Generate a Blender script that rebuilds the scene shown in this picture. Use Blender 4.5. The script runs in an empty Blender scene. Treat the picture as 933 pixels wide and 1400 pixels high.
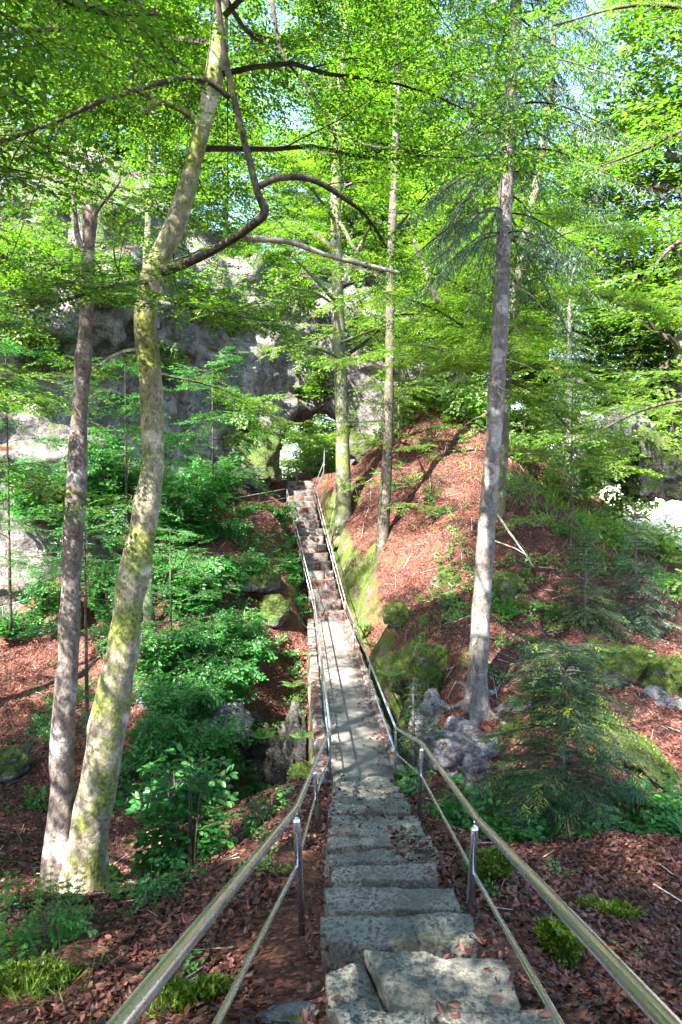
import bpy, math, random
import numpy as np
from mathutils import Vector

R = np.random.default_rng(7)
random.seed(7)
scene = bpy.context.scene
col = scene.collection
F = 933.0
PITCH = math.atan(35 / F)
FW = np.array([0, math.cos(PITCH), -math.sin(PITCH)])
UP = np.array([0, math.sin(PITCH), math.cos(PITCH)])

def at(px, py, d):
    """point seen at photo pixel (px, py) at ground distance d ahead"""
    v = np.array([(px - 466.5) / F, 0, 0]) + FW - UP * ((py - 700) / F)
    return v * (d / v[1])

# ------------------------------------------------------------------ noise
_T = np.random.default_rng(3).random(65536)
def _h(i, j, k):
    return _T[(i * 7919 + j * 104729 + k * 15485863) & 65535]
def vnoise(p):
    p = np.asarray(p, float)
    i = np.floor(p).astype(np.int64); f = p - i
    f = f * f * (3 - 2 * f)
    x, y, z = i[..., 0], i[..., 1], i[..., 2]
    u, v, w = f[..., 0], f[..., 1], f[..., 2]
    def l(a, b, t): return a + (b - a) * t
    a = l(l(_h(x, y, z), _h(x + 1, y, z), u), l(_h(x, y + 1, z), _h(x + 1, y + 1, z), u), v)
    b = l(l(_h(x, y, z + 1), _h(x + 1, y, z + 1), u), l(_h(x, y + 1, z + 1), _h(x + 1, y + 1, z + 1), u), v)
    return l(a, b, w) * 2 - 1
def fbm(p, octv=4, lac=2.03, gain=0.5):
    p = np.asarray(p, float); s = 0; a = 1.0
    for k in range(octv):
        s = s + a * vnoise(p + k * 17.3); p = p * lac; a *= gain
    return s

# ------------------------------------------------------------------ mesh helpers
def mesh_np(name, V, loops, sizes, mats, mat_idx=None, smooth=False):
    me = bpy.data.meshes.new(name)
    V = np.ascontiguousarray(V, np.float32); loops = np.ascontiguousarray(loops, np.int32).ravel()
    sizes = np.ascontiguousarray(sizes, np.int32)
    me.vertices.add(len(V)); me.vertices.foreach_set('co', V.ravel())
    me.loops.add(len(loops)); me.loops.foreach_set('vertex_index', loops)
    me.polygons.add(len(sizes))
    st = np.zeros(len(sizes), np.int32); st[1:] = np.cumsum(sizes)[:-1]
    me.polygons.foreach_set('loop_start', st)
    for m in mats: me.materials.append(m)
    if mat_idx is not None: me.polygons.foreach_set('material_index', np.ascontiguousarray(mat_idx, np.int32))
    me.update(calc_edges=True)
    me.polygons.foreach_set('use_smooth', np.full(len(sizes), smooth, bool))
    me.validate()
    return me

class MB:
    """collects faces of one mesh"""
    def __init__(s): s.V = []; s.L = []; s.S = []; s.n = 0; s.M = []
    def add(s, V, faces, m=0):
        V = np.asarray(V, float)
        if isinstance(faces, np.ndarray):
            s.L.append((faces + s.n).ravel()); s.S.append(np.full(len(faces), faces.shape[1])); s.M.append(np.full(len(faces), m))
        else:
            for f in faces:
                s.L.append(np.array(f) + s.n); s.S.append(np.array([len(f)])); s.M.append(np.array([m]))
        s.V.append(V); s.n += len(V)
    def mesh(s, name, mats, smooth=False):
        return mesh_np(name, np.vstack(s.V), np.concatenate(s.L), np.concatenate(s.S), mats, np.concatenate(s.M), smooth)
    def build(s, name, mats, parent=None, smooth=False):
        if not isinstance(mats, (list, tuple)): mats = [mats]
        return link(name, s.mesh(name, mats, smooth), parent)

def link(name, me, parent=None):
    o = bpy.data.objects.new(name, me); col.objects.link(o)
    if parent is not None:
        o.parent = parent
        o.matrix_parent_inverse = parent_inv(parent)
    return o
def parent_inv(p):
    m = p.matrix_basis.copy(); q = p.parent
    while q is not None:
        m = q.matrix_basis @ m; q = q.parent
    return m.inverted()
def tag(o, label=None, cat=None, group=None, kind=None):
    if label: o['label'] = label
    if cat: o['category'] = cat
    if group: o['group'] = group
    if kind: o['kind'] = kind
    return o
def thing(name, label, cat, loc, group=None):
    o = bpy.data.objects.new(name, None); col.objects.link(o)
    o.location = [float(v) for v in loc]; o.empty_display_size = 0.2
    return tag(o, label, cat, group)

def frames(P):
    P = np.asarray(P, float); T = np.gradient(P, axis=0)
    T /= np.linalg.norm(T, axis=1)[:, None] + 1e-9
    a = np.array([1.0, 0, 0]) if abs(T[0][0]) < .9 else np.array([0, 1.0, 0])
    A = []; 
    for t in T:
        a = a - t * a.dot(t); a /= np.linalg.norm(a) + 1e-9; A.append(a)
    A = np.array(A); B = np.cross(T, A)
    return T, A, B
def resample(P, n, extra=None):
    """smooth (Catmull-Rom) resampling"""
    P = np.asarray(P, float); m = len(P)
    Q = np.vstack([2 * P[0] - P[1], P, 2 * P[-1] - P[-2]])
    t = np.linspace(0, m - 1 - 1e-6, n); i = t.astype(int); f = (t - i)[:, None]
    p0, p1, p2, p3 = Q[i], Q[i + 1], Q[i + 2], Q[i + 3]
    out = .5 * (2 * p1 + (p2 - p0) * f + (2 * p0 - 5 * p1 + 4 * p2 - p3) * f**2 + (3 * p1 - p0 - 3 * p2 + p3) * f**3)
    if extra is None: return out
    e = np.interp(t, np.arange(m), np.asarray(extra, float))
    return out, e
def tube(mb, P, rad, n=8, m=0, cap=True, wob=0.0, seed=0, flare=None):
    P = np.asarray(P, float); rad = np.broadcast_to(np.asarray(rad, float), (len(P),))
    T, A, B = frames(P)
    th = np.linspace(0, 2 * np.pi, n, endpoint=False)
    r = np.repeat(rad[:, None], n, 1)
    if flare:
        amp, hh, lobes, ph = flare
        s = np.concatenate([[0], np.cumsum(np.linalg.norm(np.diff(P, axis=0), axis=1))])
        k = np.exp(-s / hh)[:, None]
        r = r * (1 + amp * k * (1 + .55 * np.cos(lobes * th[None] + ph) + .35 * np.cos((lobes + 2) * th[None] - ph)))
    V = P[:, None] + r[..., None] * (np.cos(th)[None, :, None] * A[:, None] + np.sin(th)[None, :, None] * B[:, None])
    if wob:
        d = (V - P[:, None])
        w = fbm(V.reshape(-1, 3) * 2.2 + seed * 9.1, 3).reshape(len(P), n)
        w2 = fbm(V.reshape(-1, 3) * [9, 9, 3] + seed, 2).reshape(len(P), n)
        V = V + d * (wob * w + wob * .35 * w2)[..., None]
    V = V.reshape(-1, 3)
    i = np.arange(len(P) - 1)[:, None] * n; j = np.arange(n)[None]; k = (np.arange(n)[None] + 1) % n
    q = np.stack([i + j, i + k, i + n + k, i + n + j], -1).reshape(-1, 4)
    mb.add(V, q, m)
    if cap:
        mb.L.append(np.arange(n)[::-1] + mb.n - len(V)); mb.S.append(np.array([n])); mb.M.append(np.array([m]))
        mb.L.append(np.arange(n) + mb.n - n); mb.S.append(np.array([n])); mb.M.append(np.array([m]))
def prisms(mb, p0, p1, r0, r1, m=0):
    """many thin three-sided twigs at once"""
    p0 = np.asarray(p0); p1 = np.asarray(p1); n = len(p0)
    if n == 0: return
    T = p1 - p0; T /= np.linalg.norm(T, axis=1)[:, None] + 1e-9
    a = np.where(np.abs(T[:, 2:3]) < .9, np.array([[0, 0, 1.0]]), np.array([[1.0, 0, 0]]))
    A = np.cross(T, a); A /= np.linalg.norm(A, axis=1)[:, None]; B = np.cross(T, A)
    r0 = np.broadcast_to(r0, (n,)); r1 = np.broadcast_to(r1, (n,))
    V = []
    for p, r in ((p0, r0), (p1, r1)):
        for t in (0, 2.094, 4.189):
            V.append(p + r[:, None] * (math.cos(t) * A + math.sin(t) * B))
    V = np.stack(V, 1).reshape(-1, 3)
    b = (np.arange(n) * 6)[:, None, None]
    q = (b + np.array([[0, 1, 4, 3], [1, 2, 5, 4], [2, 0, 3, 5]])[None]).reshape(-1, 4)
    mb.add(V, q, m)

LEAF6 = (np.array([[0, 0, 0], [.28, -.27, .05], [.68, -.24, .03], [1, 0, -.06], [.68, .24, .03], [.28, .27, .05]]),
         np.array([[0, 1, 2, 3], [0, 3, 4, 5]]))
LEAF4 = (np.array([[0, 0, 0], [.45, -.3, .04], [1, 0, -.05], [.45, .3, .04]]), np.array([[0, 1, 2, 3]]))
NEEDLE = (np.array([[0, 0, 0], [.4, -.09, .0], [1, 0, -.0], [.4, .09, .0]]), np.array([[0, 1, 2, 3]]))
CURL = (np.array([[0, 0, .1], [.3, -.27, .12], [.7, -.22, -.02], [1, 0, .16], [.7, .24, .08], [.3, .27, -.02]]),
        np.array([[0, 1, 2, 3], [0, 3, 4, 5]]))
def unit(v): return v / (np.linalg.norm(v, axis=-1, keepdims=True) + 1e-9)
def leaves(mb, P, D, N, S, shape=LEAF4, m=0):
    tv, tf = shape; n = len(P)
    if n == 0: return
    D = unit(D); W = unit(np.cross(N, D)); N = np.cross(D, W)
    S = np.broadcast_to(S, (n,))[:, None, None]
    V = P[:, None] + S * (tv[None, :, 0:1] * D[:, None] + tv[None, :, 1:2] * W[:, None] + tv[None, :, 2:3] * N[:, None])
    k = len(tv)
    f = ((np.arange(n) * k)[:, None, None] + tf[None]).reshape(-1, tf.shape[1])
    mb.add(V.reshape(-1, 3), f, m)

# ------------------------------------------------------------------ materials
def mat(name):
    m = bpy.data.materials.new(name); m.use_nodes = True
    nt = m.node_tree; nt.nodes.clear()
    return m, nt
class NT:
    def __init__(s, name):
        s.m, s.t = mat(name); s.N = s.t.nodes; s.L = s.t.links
        s.out = s.N.new('ShaderNodeOutputMaterial')
    def n(s, typ, **kw):
        nd = s.N.new('ShaderNode' + typ)
        for k, v in kw.items():
            if k.startswith('i_'):
                key = k[2:].replace('_', ' ')
                nd.inputs[key].default_value = v
            else: setattr(nd, k, v)
        return nd
    def lk(s, a, b): s.L.new(a, b)
    def coord(s, scale=(1, 1, 1), src='Object'):
        tc = s.n('TexCoord'); mp = s.n('Mapping'); mp.inputs['Scale'].default_value = scale
        s.lk(tc.outputs[src], mp.inputs[0]); return mp.outputs[0]
    def noise(s, vec, scale, detail=4, rough=.55, dist=0.0):
        nd = s.n('TexNoise'); nd.inputs['Scale'].default_value = scale; nd.inputs['Detail'].default_value = detail
        nd.inputs['Roughness'].default_value = rough; nd.inputs['Distortion'].default_value = dist
        s.lk(vec, nd.inputs['Vector']); return nd.outputs['Fac']
    def voro(s, vec, scale, feature='F1', out='Distance', rand=1.0):
        nd = s.n('TexVoronoi'); nd.feature = feature; nd.inputs['Scale'].default_value = scale
        nd.inputs['Randomness'].default_value = rand
        s.lk(vec, nd.inputs['Vector']); return nd.outputs[out]
    def ramp(s, fac, stops, interp='LINEAR'):
        nd = s.n('ValToRGB'); cr = nd.color_ramp; cr.interpolation = interp
        while len(cr.elements) < len(stops): cr.elements.new(.5)
        for e, (p, c) in zip(cr.elements, stops):
            e.position = p; e.color = (*c, 1) if len(c) == 3 else c
        s.lk(fac, nd.inputs[0]); return nd.outputs[0]
    def val(s, fac, a, b, lo=0., hi=1.):
        nd = s.n('MapRange'); nd.clamp = True
        for k, v in zip(('From Min', 'From Max', 'To Min', 'To Max'), (a, b, lo, hi)): nd.inputs[k].default_value = v
        s.lk(fac, nd.inputs[0]); return nd.outputs[0]
    def mix(s, fac, a, b, mode='MIX'):
        nd = s.n('Mix'); nd.data_type = 'RGBA'; nd.blend_type = mode; nd.clamp_factor = True
        for k, v in ((0, fac), (6, a), (7, b)):
            if hasattr(v, 'links') or hasattr(v, 'node'): s.lk(v, nd.inputs[k])
            elif k == 0: nd.inputs[0].default_value = v
            else: nd.inputs[k].default_value = (*v, 1)
        return nd.outputs[2]
    def math(s, op, a, b=None):
        nd = s.n('Math'); nd.operation = op
        for k, v in ((0, a), (1, b)):
            if v is None: continue
            if hasattr(v, 'node'): s.lk(v, nd.inputs[k])
            else: nd.inputs[k].default_value = v
        return nd.outputs[0]
    def bump(s, h, strength=.5, dist=.02, prev=None):
        nd = s.n('Bump'); nd.inputs['Strength'].default_value = strength; nd.inputs['Distance'].default_value = dist
        s.lk(h, nd.inputs['Height'])
        if prev is not None: s.lk(prev, nd.inputs['Normal'])
        return nd.outputs[0]
    def normz(s):
        g = s.n('NewGeometry'); x = s.n('SeparateXYZ'); s.lk(g.outputs['Normal'], x.inputs[0]); return x.outputs[2]
    def island(s):
        return s.n('NewGeometry').outputs['Random Per Island']
    def bsdf(s, colr, rough=.8, normal=None, spec=.3, metal=0.0):
        b = s.n('BsdfPrincipled')
        if hasattr(colr, 'node'): s.lk(colr, b.inputs['Base Color'])
        else: b.inputs['Base Color'].default_value = (*colr, 1)
        if hasattr(rough, 'node'): s.lk(rough, b.inputs['Roughness'])
        else: b.inputs['Roughness'].default_value = rough
        b.inputs['Specular IOR Level'].default_value = spec; b.inputs['Metallic'].default_value = metal
        if normal is not None: s.lk(normal, b.inputs['Normal'])
        s.lk(b.outputs[0], s.out.inputs[0]); return b

MOSS_D, MOSS_L = (.028, .045, .008), (.085, .13, .018)
def leaf_mat(name, c0, c1, c2, trans=.5, rough=.4, tcol=None, patch=0):
    s = NT(name); r = s.island()
    c = s.ramp(r, [(0, c0), (.5, c1), (1, c2)])
    if patch: c = s.mix(s.val(s.noise(s.coord(), 1.1, 5, .7), .42, .62, 0, patch), c, tuple(x * .4 for x in c0))
    b = s.bsdf(c, rough, spec=.4)
    t = s.n('BsdfTranslucent')
    tc = s.mix(1.0, c, tcol or (1.45, 1.7, .5), 'MULTIPLY'); s.lk(tc, t.inputs[0])
    mx = s.n('MixShader'); mx.inputs[0].default_value = trans
    s.lk(b.outputs[0], mx.inputs[1]); s.lk(t.outputs[0], mx.inputs[2]); s.lk(mx.outputs[0], s.out.inputs[0])
    return s.m
M = {}
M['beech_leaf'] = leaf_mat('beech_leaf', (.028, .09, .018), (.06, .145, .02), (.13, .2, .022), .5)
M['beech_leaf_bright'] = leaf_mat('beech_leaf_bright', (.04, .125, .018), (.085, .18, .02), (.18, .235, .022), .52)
M['shrub_leaf'] = leaf_mat('shrub_leaf', (.02, .11, .028), (.035, .165, .036), (.07, .21, .04), .42, tcol=(1.3, 1.6, .6))
M['pale_leaf'] = leaf_mat('pale_leaf', (.08, .17, .04), (.12, .22, .05), (.17, .26, .06), .55)  # pale colour; haze over the far trees is put into it
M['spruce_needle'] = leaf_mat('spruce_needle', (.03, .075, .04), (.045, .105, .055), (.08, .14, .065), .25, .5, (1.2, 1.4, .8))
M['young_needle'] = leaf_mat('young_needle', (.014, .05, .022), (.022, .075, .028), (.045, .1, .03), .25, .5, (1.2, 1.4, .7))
M['lit_needle'] = leaf_mat('lit_needle', (.06, .11, .04), (.085, .15, .05), (.13, .2, .06), .3, .5, (1.2, 1.4, .7))  # lighter needles; sunlight on the boughs is put into the colour
M['new_needle'] = leaf_mat('new_needle', (.16, .22, .03), (.2, .26, .04), (.24, .28, .05), .3, .5, (1.2, 1.3, .6))
M['fern_leaf'] = leaf_mat('fern_leaf', (.05, .15, .03), (.07, .19, .035), (.1, .23, .04), .45)
M['grass_blade'] = leaf_mat('grass_blade', (.06, .13, .015), (.1, .18, .02), (.14, .22, .03), .4)
M['litter_leaf'] = leaf_mat('litter_leaf', (.026, .01, .008), (.075, .024, .018), (.185, .075, .055), .12, .6, (1.3, .9, .6), .65)
M['moss_tuft'] = leaf_mat('moss_tuft', (.035, .07, .006), (.065, .115, .01), (.11, .165, .018), .3)

def bark(name, c0, c1, lich, moss=.0, stretch=.35, bump=.6, scale=9):
    s = NT(name); v = s.coord((1, 1, stretch)); v1 = s.coord()
    a = s.noise(v, scale, 6, .65, .4); b = s.noise(v1, 2.6, 5, .6)
    c = s.mix(s.val(a, .36, .62), c0, c1)
    c = s.mix(s.val(b, .53, .62), c, lich)
    fine = s.noise(v1, 26, 5, .7)
    c = s.mix(s.val(fine, .5, .68, 0, .75), c, tuple(x * .45 for x in c0))
    if moss > 0:
        mm = s.noise(v1, 1.5, 6, .7)
        mo = s.mix(s.val(s.noise(v1, 22, 3), .35, .65), MOSS_D, (.17, .2, .03))
        c = s.mix(s.val(mm, .62 - moss * .3, .72 - moss * .3, 0, .9), c, mo)
    crk = s.voro(v, scale * 2.2, 'DISTANCE_TO_EDGE'); c = s.mix(s.val(crk, .0, .07, .55, 0), c, tuple(x * .4 for x in c0))
    nb = s.bump(a, bump, .03); nb = s.bump(fine, .5, .012, nb); nb = s.bump(crk, .25, .01, nb)
    s.bsdf(c, .85, nb, .25); return s.m
M['beech_bark'] = bark('beech_bark', (.1, .09, .06), (.27, .235, .17), (.4, .36, .29), .5, .6, .7, 13)
M['snag_bark'] = bark('snag_bark', (.07, .055, .05), (.19, .15, .135), (.3, .28, .27), .1, .6, 1.0, 14)
M['mid_bark'] = bark('mid_bark', (.055, .06, .038), (.13, .13, .09), (.22, .21, .17), .4, .6, .6, 12)
M['dark_bark'] = bark('dark_bark', (.035, .03, .024), (.1, .085, .068), (.15, .14, .115), .22, .6, .7, 13)
M['spruce_bark'] = bark('spruce_bark', (.07, .063, .058), (.17, .15, .14), (.26, .25, .245), .05, .4, 1.0, 16)
M['twig_bark'] = bark('twig_bark', (.028, .023, .018), (.07, .058, .045), (.1, .085, .068), .1)
M['dead_wood'] = bark('dead_wood', (.2, .16, .13), (.34, .29, .25), (.42, .38, .34), .1, .2)

def litter_nodes(s, v, moss_bias=0.0):
    vd = s.n('MixRGB') if False else None
    w = s.noise(v, 6, 3)
    add = s.n('VectorMath'); add.operation = 'ADD'
    sc = s.n('VectorMath'); sc.operation = 'SCALE'; sc.inputs['Scale'].default_value = .08
    nz = s.n('TexNoise'); nz.inputs['Scale'].default_value = 9; s.lk(v, nz.inputs['Vector'])
    s.lk(nz.outputs['Color'], sc.inputs[0]); s.lk(v, add.inputs[0]); s.lk(sc.outputs[0], add.inputs[1])
    vv = add.outputs[0]
    cellc = s.voro(vv, 24, 'F1', 'Color'); celld = s.voro(vv, 24)
    sep = s.n('SeparateColor'); s.lk(cellc, sep.inputs[0])
    c = s.ramp(sep.outputs[0], [(0, (.03, .012, .009)), (.45, (.08, .027, .019)), (.8, (.135, .047, .034)), (1, (.22, .1, .075))])
    big = s.noise(v, .7, 5, .6)
    c = s.mix(s.val(big, .4, .62, 0, .75), c, (.035, .018, .013))
    return c, celld, sep.outputs[1], big

def ground_mat():
    s = NT('forest_floor'); v = s.coord()
    c, cd, ch, big = litter_nodes(s, v)
    mo = s.mix(s.val(s.noise(v, 26, 4), .35, .65), MOSS_D, MOSS_L)
    mn = s.noise(v, .55, 6, .65)
    c = s.mix(s.val(mn, .62, .68, 0, .85), c, mo)
    nz = s.normz()
    rk = s.mix(s.val(s.noise(v, 3, 7, .7), .35, .65), (.045, .03, .024), (.14, .11, .09))
    rk = s.mix(s.val(s.noise(v, 1.7, 5, .6), .38, .5, 0, .95), rk, mo)
    c = s.mix(s.val(nz, .42, .56), rk, c)
    h = s.math('ADD', s.math('MULTIPLY', ch, .7), s.math('MULTIPLY', cd, -.8))
    nb = s.bump(h, .8, .05); s.bsdf(c, .9, nb, .2); return s.m
M['ground'] = ground_mat()

def rock_mat(name, dark, light, moss=.5, litter=True, scale=1.0):
    s = NT(name); v = s.coord()
    a = s.noise(v, 1.1 * scale, 8, .68, .3); b = s.noise(v, 5.5 * scale, 6, .65)
    vs = s.coord((1, 1, .28)); st = s.noise(vs, .8 * scale, 5, .6)
    pits = s.voro(v, 4.5 * scale); ck = s.n('TexVoronoi'); ck.feature = 'DISTANCE_TO_EDGE'; ck.inputs['Scale'].default_value = .8 * scale
    wv = s.n('VectorMath'); wv.operation = 'MULTIPLY_ADD'; nzc = s.n('TexNoise'); nzc.inputs['Scale'].default_value = 1.6 * scale; nzc.inputs['Detail'].default_value = 5; s.lk(v, nzc.inputs['Vector']); wv.inputs[1].default_value = (2.2, 2.2, 3.4); s.lk(nzc.outputs['Color'], wv.inputs[0]); s.lk(v, wv.inputs[2]); s.lk(wv.outputs[0], ck.inputs['Vector']); ckd = ck.outputs['Distance']
    c = s.mix(s.val(a, .36, .62), dark, light)
    c = s.mix(s.val(st, .5, .62, 0, .75), c, tuple(x * .3 for x in light))
    c = s.mix(s.val(b, .58, .7, 0, .75), c, tuple(x * .4 for x in dark))
    c = s.mix(s.val(s.noise(v, 14 * scale, 4), .55, .7, 0, .5), c, (.42, .4, .38))
    c = s.mix(s.val(ckd, 0, .03, .5, 0), c, (.035, .032, .031))
    pt = s.noise(v, 3.0 * scale, 8, .8, .8); c = s.mix(s.val(pt, .54, .6, 0, .9), c, (.035, .033, .032))
    nz = s.normz()
    mo = s.mix(s.val(s.noise(v, 20, 4), .35, .65), MOSS_D, MOSS_L)
    mf = s.math('ADD', s.math('MULTIPLY', nz, .3), s.noise(v, .9 * scale, 7, .68))
    c = s.mix(s.val(mf, .92 - moss * .45, 1.0 - moss * .45, 0, .92), c, mo)
    if litter:
        lc, cd, ch, big = litter_nodes(s, v)
        lf = s.math('ADD', nz, s.math('MULTIPLY', s.noise(v, 2.2, 4), .35))
        c = s.mix(s.val(lf, .93, 1.08), c, lc)
    nb = s.bump(s.val(ckd, 0, .07), .5, .1); nb = s.bump(pt, .9, .12, nb); nb = s.bump(a, 1.0, .35, nb); nb = s.bump(b, .9, .09, nb); nb = s.bump(pits, .5, .05, nb)
    nb = s.bump(s.noise(v, 30 * scale, 3), .4, .015, nb)
    s.bsdf(c, .9, nb, .2); return s.m
M['cliff'] = rock_mat('cliff_rock', (.055, .052, .055), (.27, .25, .255), .55)
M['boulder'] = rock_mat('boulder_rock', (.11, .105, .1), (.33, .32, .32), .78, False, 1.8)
M['dark'] = rock_mat('shade_dark_rock', (.05, .048, .045), (.15, .145, .14), .5, False, 1.8)  # darker copy of the boulder rock, ravine shade put into its colour
M['mossy'] = rock_mat('mossy_rock', (.09, .085, .08), (.25, .24, .22), 1.15, False, 1.8)
M['outcrop'] = rock_mat('outcrop_rock', (.14, .13, .145), (.42, .4, .43), .38, False, 2.0)

def step_mat(name='step_stone', leafy=.0, c0=(.075, .075, .066), c1=(.2, .2, .175)):
    s = NT(name); v = s.coord()
    oi = s.n('ObjectInfo')
    av = s.n('VectorMath'); av.operation = 'ADD'; s.lk(v, av.inputs[0]); s.lk(oi.outputs['Location'], av.inputs[1]); v = av.outputs[0]
    a = s.noise(v, 38, 6, .68, .2); b = s.noise(v, 3, 5, .6); p = s.noise(v, 90, 4, .65)
    c = s.mix(s.val(a, .41, .55), (.042, .04, .036), c1)
    c = s.mix(s.val(b, .4, .62, 0, .75), c, c0)
    c = s.mix(s.val(p, .56, .68, 0, .75), c, (.05, .047, .045))
    c = s.mix(s.val(s.noise(v, 2.1, 6, .7), .62, .7, 0, .7), c, (.06, .085, .02))
    if leafy:
        lc, cd, ch, big = litter_nodes(s, v)
        c = s.mix(s.val(s.noise(v, 3.5, 5, .6), .5 - leafy * .2, .56 - leafy * .2, 0, .95), c, lc)
    nb = s.bump(a, .9, .02); nb = s.bump(p, .6, .008, nb)
    s.bsdf(c, .88, nb, .25); return s.m
M['step'] = step_mat()
M['step_far'] = step_mat('weathered_step', .02, (.09, .08, .08), (.22, .205, .2))

def concrete_mat():
    s = NT('bridge_concrete'); v = s.coord()
    a = s.noise(v, 2.5, 6, .65); b = s.noise(v, 40, 4, .6)
    c = s.mix(s.val(a, .35, .65), (.07, .066, .063), (.145, .136, .128))
    c = s.mix(s.val(b, .55, .7, 0, .5), c, (.09, .088, .085))
    sp = s.noise(v, 14, 5, .6)
    c = s.mix(s.val(sp, .62, .68, 0, .7), c, (.14, .055, .03))
    s.bsdf(c, .8, s.bump(b, .35, .008), .3); return s.m
M['concrete'] = concrete_mat()
def masonry_mat():
    s = NT('mossy_masonry'); v = s.coord()
    a = s.noise(v, 2.2, 7, .65); b = s.noise(v, 16, 5, .6)
    c = s.mix(s.val(a, .35, .62), (.06, .055, .05), (.2, .19, .18))
    mo = s.mix(s.val(s.noise(v, 20, 4), .35, .65), MOSS_D, MOSS_L)
    c = s.mix(s.val(s.noise(v, 1.3, 6, .7), .42, .55, 0, .9), c, mo)
    s.bsdf(c, .95, s.bump(b, .8, .05), .15); return s.m
M['masonry'] = masonry_mat()
M['kerb'] = step_mat('lichen_kerb', .25, (.14, .14, .13), (.36, .37, .35))

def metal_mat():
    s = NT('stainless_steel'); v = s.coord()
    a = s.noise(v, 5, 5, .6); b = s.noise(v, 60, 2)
    c = s.mix(s.val(a, .4, .7), (.74, .79, .88), (.58, .62, .7))  # blue tint in the steel colour stands in for sky reflection
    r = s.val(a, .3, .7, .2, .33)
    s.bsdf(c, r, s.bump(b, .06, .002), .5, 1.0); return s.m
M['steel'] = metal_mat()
def galv_mat():
    s = NT('galvanised_steel'); v = s.coord()
    a = s.noise(v, 7, 5, .6)
    c = s.mix(s.val(a, .4, .65), (.5, .52, .54), (.36, .37, .38))
    s.bsdf(c, .42, None, .5, .85); return s.m
M['galv'] = galv_mat()
def wood_mat():
    s = NT('weathered_wood'); v = s.coord((1, 1, 1)); a = s.noise(v, 12, 5, .6)
    s.bsdf(s.mix(s.val(a, .3, .7), (.1, .07, .045), (.22, .17, .12)), .85, s.bump(a, .4, .01)); return s.m
M['wood'] = wood_mat()
def gravel_mat():
    s = NT('pale_gravel'); v = s.coord(); a = s.noise(v, 1.2, 6); b = s.voro(v, 30)
    s.bsdf(s.mix(s.val(a, .3, .7), (.38, .36, .32), (.55, .53, .48)), .9, s.bump(b, .4, .02)); return s.m
M['gravel'] = gravel_mat()

# ------------------------------------------------------------------ terrain
DECK_Z = -5.35
def stair_z(d): return -1.5 - (5.35 - 1.5) / 12.3 * np.asarray(d, float)
def stair_x(d): return np.interp(d, [-2, 3.0, 4.6, 8.2, 12.3], [.4, .42, .36, .38, .40])
def bridge_x(d): return np.interp(d, [12.3, 27], [.40, -.47])
def ustair_x(d): return np.interp(d, [27, 35, 38], [-.47, -2.0, -2.25])
CP = []
def cp(px, py, d): CP.append(at(px, py, d))
def cw(x, y, z): CP.append(np.array([x, y, z], float))
for d in (-3, 0, 3, 6, 8.5, 11, 12.2):
    for dx in (-.9, .9): cw(stair_x(d) + dx, d, float(stair_z(d)) - .02)
for p in [(0, 1230, 6.3), (130, 1238, 6.6), (280, 1190, 7.6), (380, 1100, 10.2), (0, 1400, 4.3), (250, 1400, 3.7),
          (60, 1225, 8.6), (130, 1225, 8.3), (200, 1240, 8.8), (300, 1180, 10.2), (60, 1135, 14), (150, 1060, 16.5), (30, 1000, 19.5), (60, 890, 26), (0, 862, 27.5), (-200, 1150, 12), (-250, 900, 22),
          (260, 1125, 15.2), (310, 1080, 17), (370, 1120, 14),
          (230, 990, 19.5), (310, 930, 22), (220, 900, 22.5), (330, 830, 24.8), (395, 845, 26.3), (200, 800, 27), (350, 720, 30), (300, 700, 32), (140, 770, 30),
          (240, 690, 33), (100, 800, 29),
          # right
          (933, 1160, 7.2), (760, 1163, 7.4), (640, 1150, 8.0), (580, 1125, 9.2), (700, 1400, 3.9), (933, 1400, 4.0), (1200, 1300, 5.5),
          (765, 1145, 9.0), (680, 1110, 10.5), (900, 1120, 10.5), (820, 1050, 12.5), (933, 1010, 13), (920, 930, 16),
          (652, 958, 15), (600, 1000, 14.6), (570, 905, 18), (520, 880, 21), (500, 800, 26), (750, 930, 16.5), (760, 850, 20), (620, 800, 23), (520, 752, 27.5), (485, 705, 31),
          (600, 700, 27.5), (700, 700, 26.5), (560, 640, 31.5), (590, 562, 35), (640, 575, 34), (700, 612, 32.5), (740, 650, 31), (780, 692, 29.5), (850, 762, 27), (910, 800, 25), (880, 738, 29.5), (940, 738, 30), (885, 660, 36), (950, 652, 36), (1050, 650, 36), (960, 900, 20), (1100, 1000, 14)]:
    cp(*p)
for p in [(-.5, 15, -9.2), (.9, 15, -8.3), (2.0, 13.2, -7.2), (0, 19, -9.4), (-2.0, 17.0, -9.8), (-1.3, 20.5, -9.4), (-2.6, 19.5, -9.0), (1.4, 18.5, -7.2), (0, 23.5, -7.4), (-1, 26.5, -5.7), (.5, 26.5, -5.6),
          (-2.0, 35, -1.3), (-2.2, 38, .25), (-1.4, 40.5, .3), (-1.2, 43, .0), (-2, 50, -.6), (-1, 60, -.6), (-6, 47, 0), (5, 48, 0), (7.5, 37, 3.6), (9, 42, 1),
          (12, 40, -1.0), (16, 34, -3), (16, 28, -5), (20, 50, -2.5), (24, 40, -4), (30, 20, -6), (12, 12, -5.5), (9, 2, -4), (-9, 2, -4.5), (-10, 8, -6.5), (-16, 20, -6.5), (-14, 30, -4.5), (-20, 32, -3),
          (-8, 34, -.8), (-5, 37, .2), (12, -6, -3), (-12, -6, -3), (0, -8, .6), (30, -8, -5), (-30, -8, -4), (-30, 15, -6), (-30, 60, -1), (30, 62, -2), (0, 70, -1)]:
    cw(*p)
CP = np.array(CP)
def _U(r2): return np.where(r2 > 1e-12, .5 * r2 * np.log(r2 + 1e-12), 0)
n = len(CP); d2 = ((CP[:, None, :2] - CP[None, :, :2])**2).sum(-1)
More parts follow.
